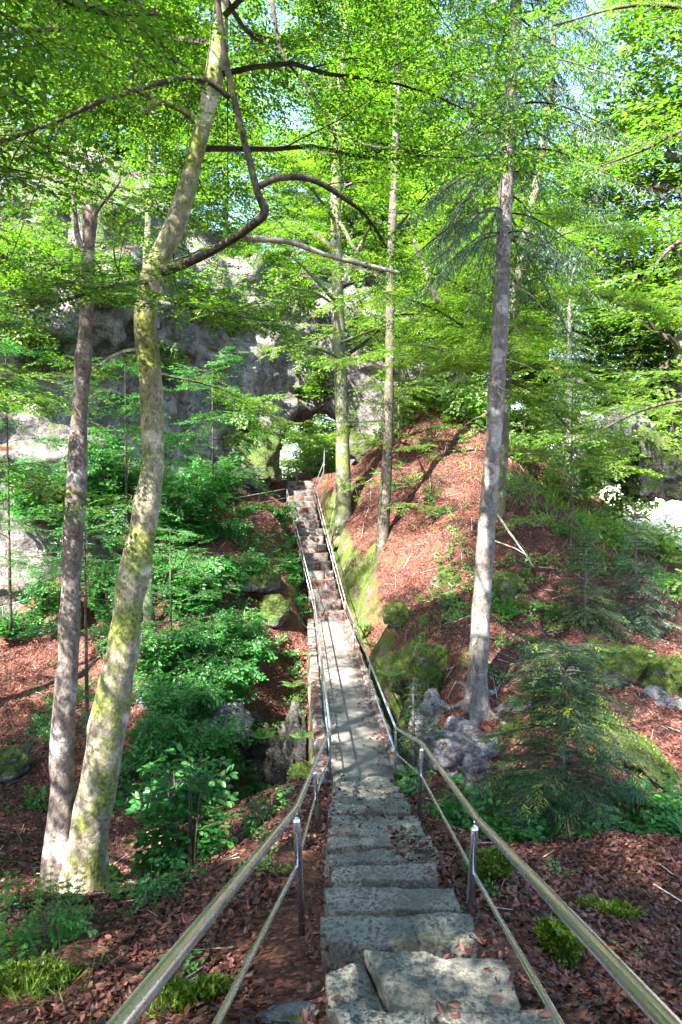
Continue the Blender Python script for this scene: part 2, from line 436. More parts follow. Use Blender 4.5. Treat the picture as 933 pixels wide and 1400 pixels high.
A_ = np.zeros((n + 3, n + 3)); A_[:n, :n] = _U(d2) + np.eye(n) * .35
A_[:n, n] = 1; A_[:n, n + 1:] = CP[:, :2]; A_[n, :n] = 1; A_[n + 1:, :n] = CP[:, :2].T
W_ = np.linalg.solve(A_, np.concatenate([CP[:, 2], [0, 0, 0]]))
def tps(x, y):
    x = np.asarray(x, float); sh = x.shape; q = np.stack([x.ravel(), np.asarray(y, float).ravel()], 1)
    out = np.zeros(len(q))
    for i in range(0, len(q), 20000):
        s = q[i:i + 20000]
        out[i:i + 20000] = _U(((s[:, None] - CP[None, :, :2])**2).sum(-1)) @ W_[:n] + W_[n] + s @ W_[n + 1:]
    return out.reshape(sh)
def sstep(a, b, x):
    t = np.clip((x - a) / (b - a), 0, 1); return t * t * (3 - 2 * t)
def height(x, y):
    x = np.asarray(x, float); y = np.asarray(y, float)
    xc = np.clip(x, -31, 31); yc = np.clip(y, -9, 70)
    z = tps(xc, yc)
    far = np.hypot(x - xc, y - yc)
    z = z + (np.clip(z, -6, 0) * 0 - 2.0 - z) * sstep(0, 40, far)
    p = np.stack([x, y, np.zeros_like(x)], -1)
    amp = .10 + .22 * sstep(9, 15, y)
    hs = sstep(10, 16, y); z = z + amp * fbm(p * .55, 4) + .035 * fbm(p * 3.1, 3) + hs * (.16 * fbm(p * 1.25 + 9, 3) + .28 * np.clip(fbm(p * .42 + 21, 3) - .15, 0, 1) * 1.5)
    # the stairs, bridge ends and landing sit in the ground
    w = sstep(1.25, .62, np.abs(x - stair_x(y))) * sstep(13.2, 12.0, y)
    z = z * (1 - w) + (stair_z(y) - .15) * w
    b = sstep(1.3, .7, np.abs(x - bridge_x(y))) * sstep(12.2, 12.8, y) * sstep(27.2, 26.5, y)
    z = np.where(b > 0, np.minimum(z, z * (1 - b) + (DECK_Z - .55) * b), z)
    uz = np.interp(y, [26.6, 27.2, 35, 36, 38, 40], [DECK_Z - .1, DECK_Z, -1.05, -.9, .35, .35]) - .3
    u = sstep(1.5, .75, np.abs(x - ustair_x(y))) * sstep(26.4, 27.2, y) * sstep(41, 38.5, y)
    return z * (1 - u) + uz * u
def gz(x, y): return float(height(np.array([x]), np.array([y]))[0])
def ground_hit(px, py, d0=3.0, d1=80):
    """first ground point along the ray of a photo pixel"""
    ds = np.linspace(d0, d1, 1500); v = at(px, py, 1.0)
    z = height(v[0] * ds, ds)
    k = np.nonzero(v[2] * ds <= z)[0]
    d = ds[k[0]] if len(k) else d1
    return np.array([v[0] * d, d, gz(v[0] * d, d)])

def axis(lo, hi, step, far):
    a = list(np.arange(lo, hi + 1e-6, step)); s = step
    p = hi
    while p < far[1]: s *= 1.35; p += s; a.append(p)
    p = lo; s = step
    while p > far[0]: s *= 1.35; p -= s; a.insert(0, p)
    return np.array(a)
xs = axis(-17, 17, .15, (-320, 320)); ys = axis(-4, 46, .15, (-250, 420))
X, Y = np.meshgrid(xs, ys, indexing='ij'); Z = height(X, Y)
V = np.stack([X, Y, Z], -1).reshape(-1, 3); ny = len(ys)
i, j = np.meshgrid(np.arange(len(xs) - 1), np.arange(ny - 1), indexing='ij'); b_ = (i * ny + j).ravel()
q = np.stack([b_, b_ + ny, b_ + ny + 1, b_ + 1], -1)
tag(link('ground', mesh_np('ground', V, q, np.full(len(q), 4), [M['ground']], None, True)), kind='structure',
    label='forest floor of red brown fallen leaves around a ravine')

# ------------------------------------------------------------------ cliff with its natural arch (surface nets)
def surface_nets(f, org, h):
    nx, ny, nz = f.shape; s = f < 0
    c = [(a, b, e) for a in (0, 1) for b in (0, 1) for e in (0, 1)]
    cnt = np.zeros((nx - 1, ny - 1, nz - 1), int); acc = np.zeros((nx - 1, ny - 1, nz - 1, 3))
    def sl(o): return (slice(o[0], nx - 1 + o[0]), slice(o[1], ny - 1 + o[1]), slice(o[2], nz - 1 + o[2]))
    for a in range(8):
        for b in range(a + 1, 8):
            if sum(abs(np.array(c[a]) - c[b])) != 1: continue
            fa, fb = f[sl(c[a])], f[sl(c[b])]; cr = (fa < 0) != (fb < 0)
            t = np.where(cr, fa / np.where(cr, fa - fb, 1), 0)
            p = np.array(c[a], float) + t[..., None] * (np.array(c[b]) - np.array(c[a]))
            acc += np.where(cr[..., None], p, 0); cnt += cr
    act = cnt > 0; idx = np.full(cnt.shape, -1); idx[act] = np.arange(act.sum())
    g = np.stack(np.nonzero(act), -1)
    V = (g + acc[act] / cnt[act][:, None]) * h + org
    Q = []
    for ax in range(3):
        o = np.zeros(3, int); o[ax] = 1
        lo = [slice(1, -1)] * 3; hi = [slice(1, -1)] * 3
        lo[ax] = slice(0, -1); hi[ax] = slice(1, None)
        A = s[tuple(lo)]; B = s[tuple(hi)]; ch = A != B
        w = np.stack(np.nonzero(ch), -1)
        for k in range(3):
            if k != ax: w[:, k] += 1
        u, v = [(1, 2), (2, 0), (0, 1)][ax]
        du = np.zeros(3, int); du[u] = 1; dv = np.zeros(3, int); dv[v] = 1
        def ix(p): return idx[p[:, 0], p[:, 1], p[:, 2]]
        qq = np.stack([ix(w - du - dv), ix(w - dv), ix(w), ix(w - du)], -1)
        fl = ~A[ch]; qq[fl] = qq[fl][:, ::-1]
        Q.append(qq)
    Q = np.vstack(Q); return V, Q[(Q >= 0).all(1)]
h = .21
gx = np.arange(-24, 11.5, h); gy = np.arange(20, 50, h); gzv = np.arange(-8, 18.5, h)
fld = np.empty((len(gx), len(gy), len(gzv)), np.float32)
yf_x = [-26, -17, -13.5, -9, -5.5, -3, -1, 1.5, 4, 6.5, 9, 11]; yf_y = [22, 26.5, 28.6, 32.2, 36.2, 38.6, 39.2, 38.6, 38, 38.4, 39.5, 41]
th_x = [-26, -10, -5, -3, 1, 4, 9]; th_y = [14, 6, 3.6, 2.3, 2.3, 4, 5]
zt_x = [-26, -14, -9, -5, -1, 3, 5, 7, 9, 10.5]; zt_y = [15, 13.8, 12.2, 10.6, 10.2, 9.3, 7.6, 5.4, 2.5, -2]
for a in range(len(gx)):
    YY, ZZ = np.meshgrid(gy, gzv, indexing='ij'); XX = np.full_like(YY, gx[a])
    p = np.stack([XX, YY, ZZ], -1)
    yf = np.interp(gx[a], yf_x, yf_y); th = np.interp(gx[a], th_x, th_y); zt = np.interp(gx[a], zt_x, zt_y)
    n1 = fbm(p * .22 + 5, 4) * 1.5 ; n2 = fbm(p * [.9, .9, .6] + 31, 3) * .42
    vor = np.abs(vnoise(p * [.55, .55, .25] + 11)) * .9
    rid = 1 - np.abs(vnoise(p * [.42, .42, .3] + 3)) * 2; rid2 = 1 - np.abs(vnoise(p * [1.1, 1.1, .8] + 43)) * 2
    nn = n1 * .9 + n2 * 1.1 - vor * .5 + rid * .45 + rid2 * .22 - np.clip(fbm(p * [.5, .5, .9] + 77, 2) - .35, 0, 1) * 2.2
    front = (yf + np.clip(ZZ, -5, 30) * .10) - YY + nn
    back = YY - (yf + th + np.clip(ZZ, 0, 30) * .25) + nn * .6
    top = ZZ - (zt + np.clip(YY - yf - 1, 0, 6) * .55) + nn * .9
    f = np.maximum(np.maximum(front, back), top)
    ax_, az_ = abs(gx[a] + 1.5) / 2.15, np.abs(np.where(ZZ > .4, ZZ - .4, (ZZ - .4) * .3)) / 3.9
    hole = (1 - (ax_**2.8 + az_**2.8)**(1 / 2.8)) * 1.8 + .35 * n2
    f = np.maximum(f, np.where(YY > 30, hole, -9))
    # a low dark hollow at the foot of the wall
    cx, cz = (gx[a] + 6.3) / 1.7, (ZZ + .3) / 1.1
    hol = (1 - np.sqrt(cx**2 + cz**2 + ((YY - yf) / 2.2)**2)) * 1.3 + .2 * n2
    fld[a] = np.maximum(f, hol)
fld[0] = fld[-1] = 1; fld[:, 0] = fld[:, -1] = 1; fld[:, :, -1] = 1
V, q = surface_nets(fld.astype(float), np.array([gx[0], gy[0], gzv[0]]), h)
cl = link('cliff', mesh_np('cliff', V, q, np.full(len(q), 4), [M['cliff']], None, True))
tag(cl, 'grey limestone cliff with a natural rock arch', kind='structure')
CLIFFV = V

def cliff_top(x, y):
    m = (np.abs(CLIFFV[:, 0] - x) < .4) & (np.abs(CLIFFV[:, 1] - y) < .4)
    return CLIFFV[m, 2].max() if m.any() else gz(x, y)

# ------------------------------------------------------------------ boulders
def ico(n=4):
    import bmesh
    bm = bmesh.new(); bmesh.ops.create_icosphere(bm, subdivisions=n, radius=1)
    V = np.array([v.co[:] for v in bm.verts]); Fc = np.array([[v.index for v in f.verts] for f in bm.faces]); bm.free()
    return V, Fc
ICO = {k: ico(k) for k in (3, 4, 5)}
def boulder(name, label, loc, size, m, seed, rough=.35, rot=0.0, cat='rock', tufts=0, sub=4, tilt=0.0):
    V, Fc = ICO[sub]; V = V.copy()
    V = np.sign(V) * np.abs(V)**.8
    V = V * (1 + rough * fbm(V * 1.3 + seed * 7.7, 5)[:, None] + .25 * rough * fbm(V * 5 + seed, 2)[:, None])
    V = V * np.array(size)
    if tilt:
        c, s = math.cos(tilt), math.sin(tilt); V = np.stack([V[:, 0] * c + V[:, 2] * s, V[:, 1], -V[:, 0] * s + V[:, 2] * c], -1)
    c, s = math.cos(rot), math.sin(rot)
    V = np.stack([V[:, 0] * c - V[:, 1] * s, V[:, 0] * s + V[:, 1] * c, V[:, 2]], -1)
    me = mesh_np(name, V, Fc, np.full(len(Fc), 3), [M[m]], None, True)
    o = link(name, me); o.location = [float(a) for a in loc]; tag(o, label, cat)
    if tufts:
        nn = unit(V / np.array(size)**2)
        k = R.choice(len(V), tufts, p=np.clip(nn[:, 2] + .15, 0.01, None) / np.clip(nn[:, 2] + .15, .01, None).sum())
        P = V[k] + R.normal(0, .015, (tufts, 3)); D = unit(nn[k] + R.normal(0, .6, (tufts, 3)))
        mb = MB(); leaves(mb, P - D * .006, D, R.normal(0, 1, (tufts, 3)), R.uniform(.018, .045, tufts), LEAF4)
        t = mb.build('moss', M['moss_tuft'], o)
        t.matrix_parent_inverse.identity()
    return o

# ------------------------------------------------------------------ foliage
def make_spray(rng, nodes=9, per=5):
    P, D, N, S, a, b = [], [], [], [], [], []
    t = 0; pts = [np.zeros(3)]
    for k in range(nodes):
        stp = np.array([1 / nodes, .018 * (-1)**k + rng.normal(0, .012), -.02 * k / nodes + rng.normal(0, .008)])
        pts.append(pts[-1] + stp)
    for k in range(nodes): a.append(pts[k]); b.append(pts[k + 1])
    for k in range(1, nodes + 1):
        sd = (-1)**k; fr = k / nodes
        ang = sd * rng.uniform(.65, 1.0); L = (.5 * (1 - .55 * fr) * rng.uniform(.7, 1.1)) if k < nodes else .16
        if k == nodes: ang *= .2
        d = np.array([math.cos(ang), math.sin(ang), rng.normal(-.05, .08)])
        p0 = pts[k]; p1 = p0 + d * L; a.append(p0); b.append(p1)
        m = max(2, int(round(per * L / .4)))
        for e in range(m + 1):
            f = (e + .35) / (m + .35); s2 = (-1)**e; la = ang + (s2 * rng.uniform(.5, 1.0) if e < m else rng.normal(0, .1))
            dd = np.array([math.cos(la), math.sin(la), rng.normal(-.12, .18)])
            P.append(p0 + (p1 - p0) * f); D.append(dd); N.append([rng.normal(0, .28), rng.normal(0, .28), 1]); S.append(rng.uniform(.085, .135))
    return tuple(np.array(v, float) for v in (P, D, N, S, a, b))
SPR = [make_spray(np.random.default_rng(50 + k)) for k in range(10)]
SPR_THIN = [make_spray(np.random.default_rng(90 + k), 6, 3) for k in range(8)]

class Fol:
    def __init__(s, rng=None): s.P = []; s.D = []; s.N = []; s.S = []; s.a = []; s.b = []; s.r0 = []; s.r1 = []; s.rng = rng or R
    def spray(s, p, d, scale, roll=.25, lib=SPR, ls=1.0, up=(0, 0, 1)):
        r = s.rng
        d = unit(np.asarray(d, float)); u = np.array(up, float) + r.normal(0, roll, 3); w = unit(np.cross(u, d)); u = np.cross(d, w)
        if r.random() < .5: w = -w
        Rm = np.stack([d, w, u])
        P, D, N, S, a, b = lib[r.integers(len(lib))]
        s.P.append(P @ Rm * scale + p); s.D.append(D @ Rm); s.N.append(N @ Rm); s.S.append(S * scale * ls)
        s.a.append(a @ Rm * scale + p); s.b.append(b @ Rm * scale + p)
        s.r0.append(np.full(len(a), .0055 * scale)); s.r1.append(np.full(len(a), .003 * scale))
    def poly(s, P, r0, r1):
        P = np.asarray(P, float); n = len(P) - 1; rr = np.linspace(r0, r1, n + 1)
        s.a.append(P[:-1]); s.b.append(P[1:]); s.r0.append(rr[:-1]); s.r1.append(rr[1:])
    def along(s, P, gap, scale, f0=.15, spread=.95, droop=-.1, lib=SPR, ls=1.0, roll=.25, tip=True):
        """sprays left and right along a branch"""
        P = np.asarray(P, float); r = s.rng
        seg = np.linalg.norm(np.diff(P, axis=0), axis=1); cum = np.concatenate([[0], np.cumsum(seg)]); L = cum[-1]
        x = L * f0; k = r.integers(2)
        while x < L:
            p = np.array([np.interp(x, cum, P[:, e]) for e in range(3)])
            i = min(np.searchsorted(cum, x), len(P) - 1); i = max(i, 1)
            t = unit(P[i] - P[i - 1]); w = np.cross([0, 0, 1.0], t); w = unit(w) if np.linalg.norm(w) > .05 else np.array([1.0, 0, 0])
            an = spread * r.uniform(.6, 1.25) * (1 if k % 2 else -1)
            d = t * math.cos(an) + w * math.sin(an); d[2] = d[2] * .5 + droop + r.normal(0, .12)
            sc = scale * r.uniform(.65, 1.2) * (1 - .35 * x / L)
            s.spray(p, d, sc, roll, lib, ls)
            x += gap * r.uniform(.6, 1.4); k += 1
        if tip:
            t = unit(P[-1] - P[-2]); t[2] = t[2] * .5 + droop; s.spray(P[-1], t, scale * .8, roll, lib, ls)
    def limb(s, P, r0, r1, gap, scale, subs=5, sublen=1.2, f0=.2, droop=-.08, rise=.05, lib=SPR, ls=1.0):
        """limb with flat side branches carrying sprays"""
        P = np.asarray(P, float); r = s.rng
        if len(P) < 9: P = resample(P, 12)
        s.poly(P, r0, r1)
        seg = np.linalg.norm(np.diff(P, axis=0), axis=1); cum = np.concatenate([[0], np.cumsum(seg)]); L = cum[-1]
        for k in range(subs):
            x = L * (f0 + (1 - f0) * (k + r.uniform(.1, .9)) / subs)
            p = np.array([np.interp(x, cum, P[:, e]) for e in range(3)]); i = max(1, min(np.searchsorted(cum, x), len(P) - 1))
            t = unit(P[i] - P[i - 1]); w = unit(np.cross([0, 0, 1.0], t) + 1e-6)
            an = r.uniform(.5, 1.15) * (1 if k % 2 else -1); d = t * math.cos(an) + w * math.sin(an)
            d[2] = d[2] * .5 + rise + r.normal(0, .12); d = unit(d)
            l = sublen * r.uniform(.6, 1.2) * (1 - .4 * x / L); m = 6; Q = [p]
            for e in range(m):
                d = unit(d + r.normal(0, .13, 3) + np.array([0, 0, -.03])); Q.append(Q[-1] + d * l / m)
            s.poly(np.array(Q), r1 * .9 + .25 * (r0 - r1) * (1 - x / L), .004)
            s.along(np.array(Q), gap, scale, .12, droop=droop, lib=lib, ls=ls)
        s.along(P, gap * 1.3, scale, max(f0, .45), droop=droop, lib=lib, ls=ls)
    def count(s): return sum(len(p) for p in s.P)
    def build(s, name, lm, tm, parent, shape=LEAF4):
        mb = MB()
        if s.P: leaves(mb, np.vstack(s.P), np.vstack(s.D), np.vstack(s.N), np.concatenate(s.S), shape, 0)
        if s.a: prisms(mb, np.vstack(s.a), np.vstack(s.b), np.concatenate(s.r0), np.concatenate(s.r1), 1)
        return mb.build(name, [lm, tm], parent)
    def needles(s, p, d, L, rng, width=.16, hang=.35):
        pass

def trunk_obj(parent, P, rad, m, name='trunk', n=16, k=None, wob=.09, seed=0, flare=None):
    k = k or max(12, len(P) * 6)
    Q, r = resample(P, k, rad)
    mb = MB(); tube(mb, Q, r, n, 0, True, wob, seed, flare)
    return mb.build(name, m, parent, True), Q, r
def px_line(pts, d=None):
    """pixel polyline [(px,py[,d])] -> world points"""
    return np.array([at(p[0], p[1], p[2] if len(p) > 2 else d) for p in pts])

def auto_crown(f, P, rads, h0, nmain, lmax, gap, scale, subs=4, elev=(.05, .6), lib=SPR, ls=1.0, shape='round', azbias=None, sublen=.45):
    """main limbs in a golden-angle spiral round the trunk polyline above height h0 (metres over its base)"""
    r = f.rng; P = np.asarray(P); seg = np.linalg.norm(np.diff(P, axis=0), axis=1); cum = np.concatenate([[0], np.cumsum(seg)]); L = cum[-1]
    az = r.uniform(0, 6.28)
    for k in range(nmain):
        fr = (k + r.uniform(0, .8)) / nmain; x = h0 + (L - h0) * fr
        p = np.array([np.interp(x, cum, P[:, e]) for e in range(3)]); rr = np.interp(x, cum, rads)
        az += 2.4 + r.normal(0, .3)
        el = elev[0] + (elev[1] - elev[0]) * fr + r.normal(0, .12)
        ll = lmax * (1 - .65 * fr**1.6) * r.uniform(.7, 1.1)
        if shape == 'cone': ll = lmax * (1 - .85 * fr) * r.uniform(.8, 1.1)
        d = np.array([math.cos(az) * math.cos(el), math.sin(az) * math.cos(el), math.sin(el)]); Q = [p]; m = 8
        for e in range(m):
            d = unit(d + r.normal(0, .12, 3) + np.array([0, 0, .05 - .02 * e])); Q.append(Q[-1] + d * ll / m)
        f.limb(np.array(Q), rr * .45, .006, gap, scale, subs, ll * sublen, .25, lib=lib, ls=ls)

def spruce_crown(P, rads, h0, lmax, step, rng, strip=.14, dens=1.0, hang=.5, tipcone=.9, dead=0, h_full=None, m_needle='spruce_needle', droop=.35, name='crown', parent=None, shape=NEEDLE, tipnew=False, skip=0.0):
    P = np.asarray(P); seg = np.linalg.norm(np.diff(P, axis=0), axis=1); cum = np.concatenate([[0], np.cumsum(seg)]); L = cum[-1]
    LP, LD, LN, LS = [], [], [], []; NP, ND, NN, NS = [], [], [], []; A, B, r0, r1 = [], [], [], []
    x = h0
    while x < L:
        fr = (x - h0) / max(L - h0, .01); p = np.array([np.interp(x, cum, P[:, e]) for e in range(3)])
        nb = rng.integers(4, 7)
        a0 = rng.uniform(0, 6.28)
        for b in range(nb):
            if rng.random() < skip: continue
            az = a0 + b * 6.283 / nb + rng.normal(0, .2); l = lmax * (1 - tipcone * fr) * rng.uniform(.65, 1.1)
            d = np.array([math.cos(az), math.sin(az), .25 - .3 * (1 - fr)]); d = unit(d); Q = [p]; m = max(5, int(l / .22))
            for e in range(m):
                t = e / m; dd = unit(d + np.array([0, 0, -droop * math.sin(t * 2.6)])) ; Q.append(Q[-1] + dd * l / m)
            Q = np.array(Q); A.append(Q[:-1]); B.append(Q[1:]); rr = np.linspace(.012 + .012 * l / 2, .003, m + 1); r0.append(rr[:-1]); r1.append(rr[1:])
            # side branchlets
            nside = int(dens * l / .055)
            for k in range(nside):
                f = (.12 + .88 * (k + rng.random()) / nside); q_ = np.array([np.interp(f * m, np.arange(m + 1), Q[:, e]) for e in range(3)])
                i = min(int(f * m), m - 1); t = unit(Q[i + 1] - Q[i]); w = unit(np.cross([0, 0, 1.0], t)) * (1 if k % 2 else -1)
                sd = unit(t * .65 + w * rng.uniform(.5, 1) + np.array([0, 0, -hang * rng.uniform(.5, 1.5)]))
                sl = min(.75, .38 * l) * (1 - .6 * f) * rng.uniform(.6, 1.2) + .06
                A.append(q_[None]); B.append((q_ + sd * sl)[None]); r0.append(np.array([.003])); r1.append(np.array([.0015]))
                nn = max(3, int(sl / (strip * .32)))
                g = np.linspace(.05, 1, nn); pp = q_ + sd[None] * (g * sl)[:, None]
                side = unit(np.cross(np.array([0, 0, 1.0]) + rng.normal(0, .2, 3), sd))
                sg = np.where(np.arange(nn) % 2, 1, -1)[:, None]
                dd = unit(sd[None] * .8 + sg * side[None] * .6 + rng.normal(0, .14, (nn, 3)) + np.array([[0, 0, -hang * .25]]))
                new = tipnew and rng.random() < .16 and f > .5
                tgt = (NP, ND, NN, NS) if new else (LP, LD, LN, LS)
                tgt[0].append(pp); tgt[1].append(dd); tgt[2].append(np.array([[0, 0, 1.0]]) + rng.normal(0, .45, (nn, 3))); tgt[3].append(strip * rng.uniform(.7, 1.3, nn))
        x += step * (1 - .45 * fr) * rng.uniform(.8, 1.2)
    mb = MB()
    leaves(mb, np.vstack(LP), np.vstack(LD), np.vstack(LN), np.concatenate(LS), shape, 0)
    prisms(mb, np.vstack(A), np.vstack(B), np.concatenate(r0), np.concatenate(r1), 1)
    mats = [M[m_needle], M['twig_bark']]
    if NP:
        leaves(mb, np.vstack(NP), np.vstack(ND), np.vstack(NN), np.concatenate(NS), shape, 2); mats.append(M['new_needle'])
    o = mb.build(name, mats, parent)
    return o, sum(len(a) for a in LP)
NLEAF = 0
# ------------------------------------------------------------------ camera, light
cam = bpy.data.cameras.new('camera'); cam.sensor_fit = 'VERTICAL'; cam.sensor_height = 36; cam.lens = 24
cam.clip_start = .05; cam.clip_end = 1500
co = bpy.data.objects.new('camera', cam); col.objects.link(co); co.location = (0, 0, 0)
co.rotation_euler = (math.radians(90) - PITCH, 0, 0); scene.camera = co
TOSUN = unit(np.array([-.52, -.70, .95])); EL = math.asin(TOSUN[2])
w = bpy.data.worlds.new('World'); scene.world = w; w.use_nodes = True; wt = w.node_tree
sky = wt.nodes.new('ShaderNodeTexSky'); sky.sky_type = 'NISHITA'; sky.sun_disc = False
sky.sun_elevation = EL; sky.sun_rotation = math.atan2(TOSUN[0], TOSUN[1])
bg = wt.nodes['Background']; wt.links.new(sky.outputs[0], bg.inputs[0]); bg.inputs[1].default_value = .09
sl = bpy.data.lights.new('sun', 'SUN'); sl.energy = 5.0; sl.angle = math.radians(.55); sl.color = (1, .92, .8)
so = bpy.data.objects.new('sun', sl); col.objects.link(so); so.rotation_euler = Vector(TOSUN).to_track_quat('Z', 'Y').to_euler()
vs = scene.view_settings; vs.view_transform = 'Standard'; vs.look = 'None'; vs.gamma = 1; vs.exposure = 3.42; vs.use_curve_mapping = False
scene.cycles.use_denoising = True
scene.cycles.max_bounces = 8; scene.cycles.transmission_bounces = 6; scene.cycles.sample_clamp_indirect = 6

# ------------------------------------------------------------------ stairs
def slab(poly, z0, z1, seed, sub=.07, rough=.012):
    """stone block: polygon outline, worn edges, uneven faces"""
    import bmesh
    poly = np.asarray(poly, float); c = poly.mean(0)
    out = []
    for k in range(len(poly)):
        a, b = poly[k], poly[(k + 1) % len(poly)]; m = max(2, int(np.linalg.norm(b - a) / sub))
        for e in range(m): out.append(a + (b - a) * e / m)
    out = np.array(out); nn = len(out)
    jit = fbm(np.column_stack([out * 6, np.full(nn, seed * 3.3)]), 3)[:, None] * .03
    out = out + unit(out - c) * jit
    rings = [(1, z0), (1, z1 - .02), (.993, z1 - .004), (.975, z1), (.8, z1), (.6, z1), (.35, z1), (.12, z1)]
    V = []
    for s, z in rings:
        p = c + (out - c) * s; V.append(np.column_stack([p, np.full(nn, z)]))
    V = np.vstack(V); V[nn:, 2] += rough * (fbm(V[nn:] * 5 + seed, 3) + .5 * fbm(V[nn:] * 19 + seed, 2)); V[:, :2] += .008 * fbm(V * [9, 9, 14] + seed * 2, 2)[:, None]
    i = np.arange(len(rings) - 1)[:, None] * nn; j = np.arange(nn)[None]; k = (j + 1) % nn
    q = np.stack([i + j, i + k, i + nn + k, i + nn + j], -1).reshape(-1, 4)
    mb = MB(); mb.add(V, q); mb.L.append(np.arange(nn) + nn * (len(rings) - 1)); mb.S.append(np.array([nn])); mb.M.append(np.array([0]))
    return mb
st = thing('stone_staircase', 'worn grey stone stairs going down between the steel handrails to the footbridge', 'stairs', (stair_x(7), 7, float(stair_z(7))))
NS = 16; TR = (12.35 - 2.3) / NS
rr = np.random.default_rng(4)
for k in range(NS):
    y1 = 12.35 - TR * k; y0 = y1 - TR
    z = float(stair_z(y0 + TR * .5)) + rr.normal(0, .006); x = float(stair_x(y0))
    wl, wr = -.52 + rr.normal(0, .025), .50 + rr.normal(0, .03)
    if y0 < 5.2: wl += .08; wr -= .07
    if k == NS - 2:      # the big slanted slab near the viewer
        pa = [(x - .28, y1 + .02), (x + .44, y1 - .04), (x + .4, y0 - .05), (x - .05, y0 - .1)]
        slab(np.array(pa), z - .3, z + .02, k, .06).build('tread', M['step'], st, True)
        slab(np.array([(x - .5, y1 - .05), (x - .3, y1), (x - .08, y0 - .08), (x - .46, y0 - .02)]), z - .3, z - .05, k + 50, .06).build('tread', M['step'], st, True)
        continue
    cut = rr.choice([1, 1, 2, 2]); edges = [wl] + sorted(rr.uniform(wl + .25, wr - .25, cut - 1)) + [wr]
    for e in range(len(edges) - 1):
        a, b = edges[e] + x - .004, edges[e + 1] + x + .004
        dy = rr.normal(0, .012); sh = rr.normal(0, .012)
        ya = y1 - rr.uniform(.15, .24); slab(np.array([(a, ya + dy), ((a + b) / 2, ya + rr.normal(0, .03)), (b, ya + dy + sh), (b + rr.normal(0, .03), y1 + rr.normal(.02, .025)), (a + rr.normal(0, .03), y1 + rr.normal(.02, .025))]), z - .3, z + rr.normal(0, .008), k * 5 + e, .07).build('tread', M['step'], st, True)
us = thing('stone_staircase', 'steep leaf strewn stone stairs climbing from the far bridge end to the rock arch', 'stairs', (-1.2, 27, DECK_Z))
NU = 13
for k in range(NU):
    y0 = 27.02 + k * 8 / NU; z = DECK_Z + 4.3 * (k + 1) / NU; x = float(ustair_x(y0))
    wd = .60 + rr.normal(0, .02)
    if rr.random() < .5: parts = [(-wd, wd)]
    else: c_ = rr.uniform(-.25, .25); parts = [(-wd, c_ - .006), (c_ + .006, wd)]
    for a, b in parts:
        slab(np.array([(x + a, y0 + rr.normal(0, .015)), (x + b, y0), (x + b, y0 + .68), (x + a, y0 + .68)]), z - .5, z + rr.normal(0, .008), 200 + k, .1).build('tread', M['step_far'], us, True)
for k in range(5):
    y0 = 35.9 + k * .5; z = -1.05 + .27 * (k + 1); x = float(ustair_x(y0))
    slab(np.array([(x - .8, y0), (x + .75, y0 + .05), (x + .8, y0 + .6), (x - .85, y0 + .6)]), z - .45, z, 300 + k, .12).build('tread', M['step_far'], us, True)
slab(np.array([(-2.75, 35.15), (-1.3, 35.15), (-1.35, 35.95), (-2.9, 35.95)]), -1.6, -1.045, 400, .12).build('landing', M['step_far'], us, True)

# ------------------------------------------------------------------ footbridge
BA = np.array([.40, 12.3]); BB = np.array([-.47, 27.0]); bd = unit(BB - BA); bn = np.array([bd[1], -bd[0]]); BL = np.linalg.norm(BB - BA)
def bp(s, o, z): p = BA + bd * s + bn * o; return [p[0], p[1], z]
br = thing('footbridge', 'narrow concrete footbridge with mossy stone sides crossing the ravine', 'bridge', (0, 19.6, DECK_Z))
mb = MB()      # masonry with a low arch under the deck
N_ = 48; S_ = np.linspace(-.4, BL + .4, N_)
und = np.where((S_ > 1.6) & (S_ < BL - 2.2), DECK_Z - 3.6 + 2.75 * np.sqrt(np.clip(1 - ((S_ - (BL - .6) / 2) / ((BL - 3.8) / 2))**2, 0, 1)), DECK_Z - 3.6)
for o_, fl in ((-.82, 0), (.80, 1)):
    zz = np.linspace(0, 1, 12)
    P = np.array([[bp(s, o_ + .05 * fbm(np.array([s * 1.1, o_, t * 4]), 3) + (.1 if o_ > 0 else -.1) * (1 - t), (1 - t) * u + t * (DECK_Z - .12)) for t in zz] for s, u in zip(S_, und)])
    i, j = np.meshgrid(np.arange(N_ - 1), np.arange(11), indexing='ij'); b_ = (i * 12 + j).ravel()
    q = np.stack([b_, b_ + 12, b_ + 13, b_ + 1], -1); mb.add(P.reshape(-1, 3), q if fl else q[:, ::-1])
P = np.array([[bp(s, -.9, u), bp(s, .9, u)] for s, u in zip(S_, und)]).reshape(-1, 3)
i = np.arange(N_ - 1) * 2; mb.add(P, np.stack([i, i + 1, i + 3, i + 2], -1))
P = np.array([[bp(s, -.82, DECK_Z - .12), bp(s, .8, DECK_Z - .12)] for s in S_]).reshape(-1, 3); mb.add(P, np.stack([i, i + 2, i + 3, i + 1], -1))
mb.build('arch_wall', M['masonry'], br, True)
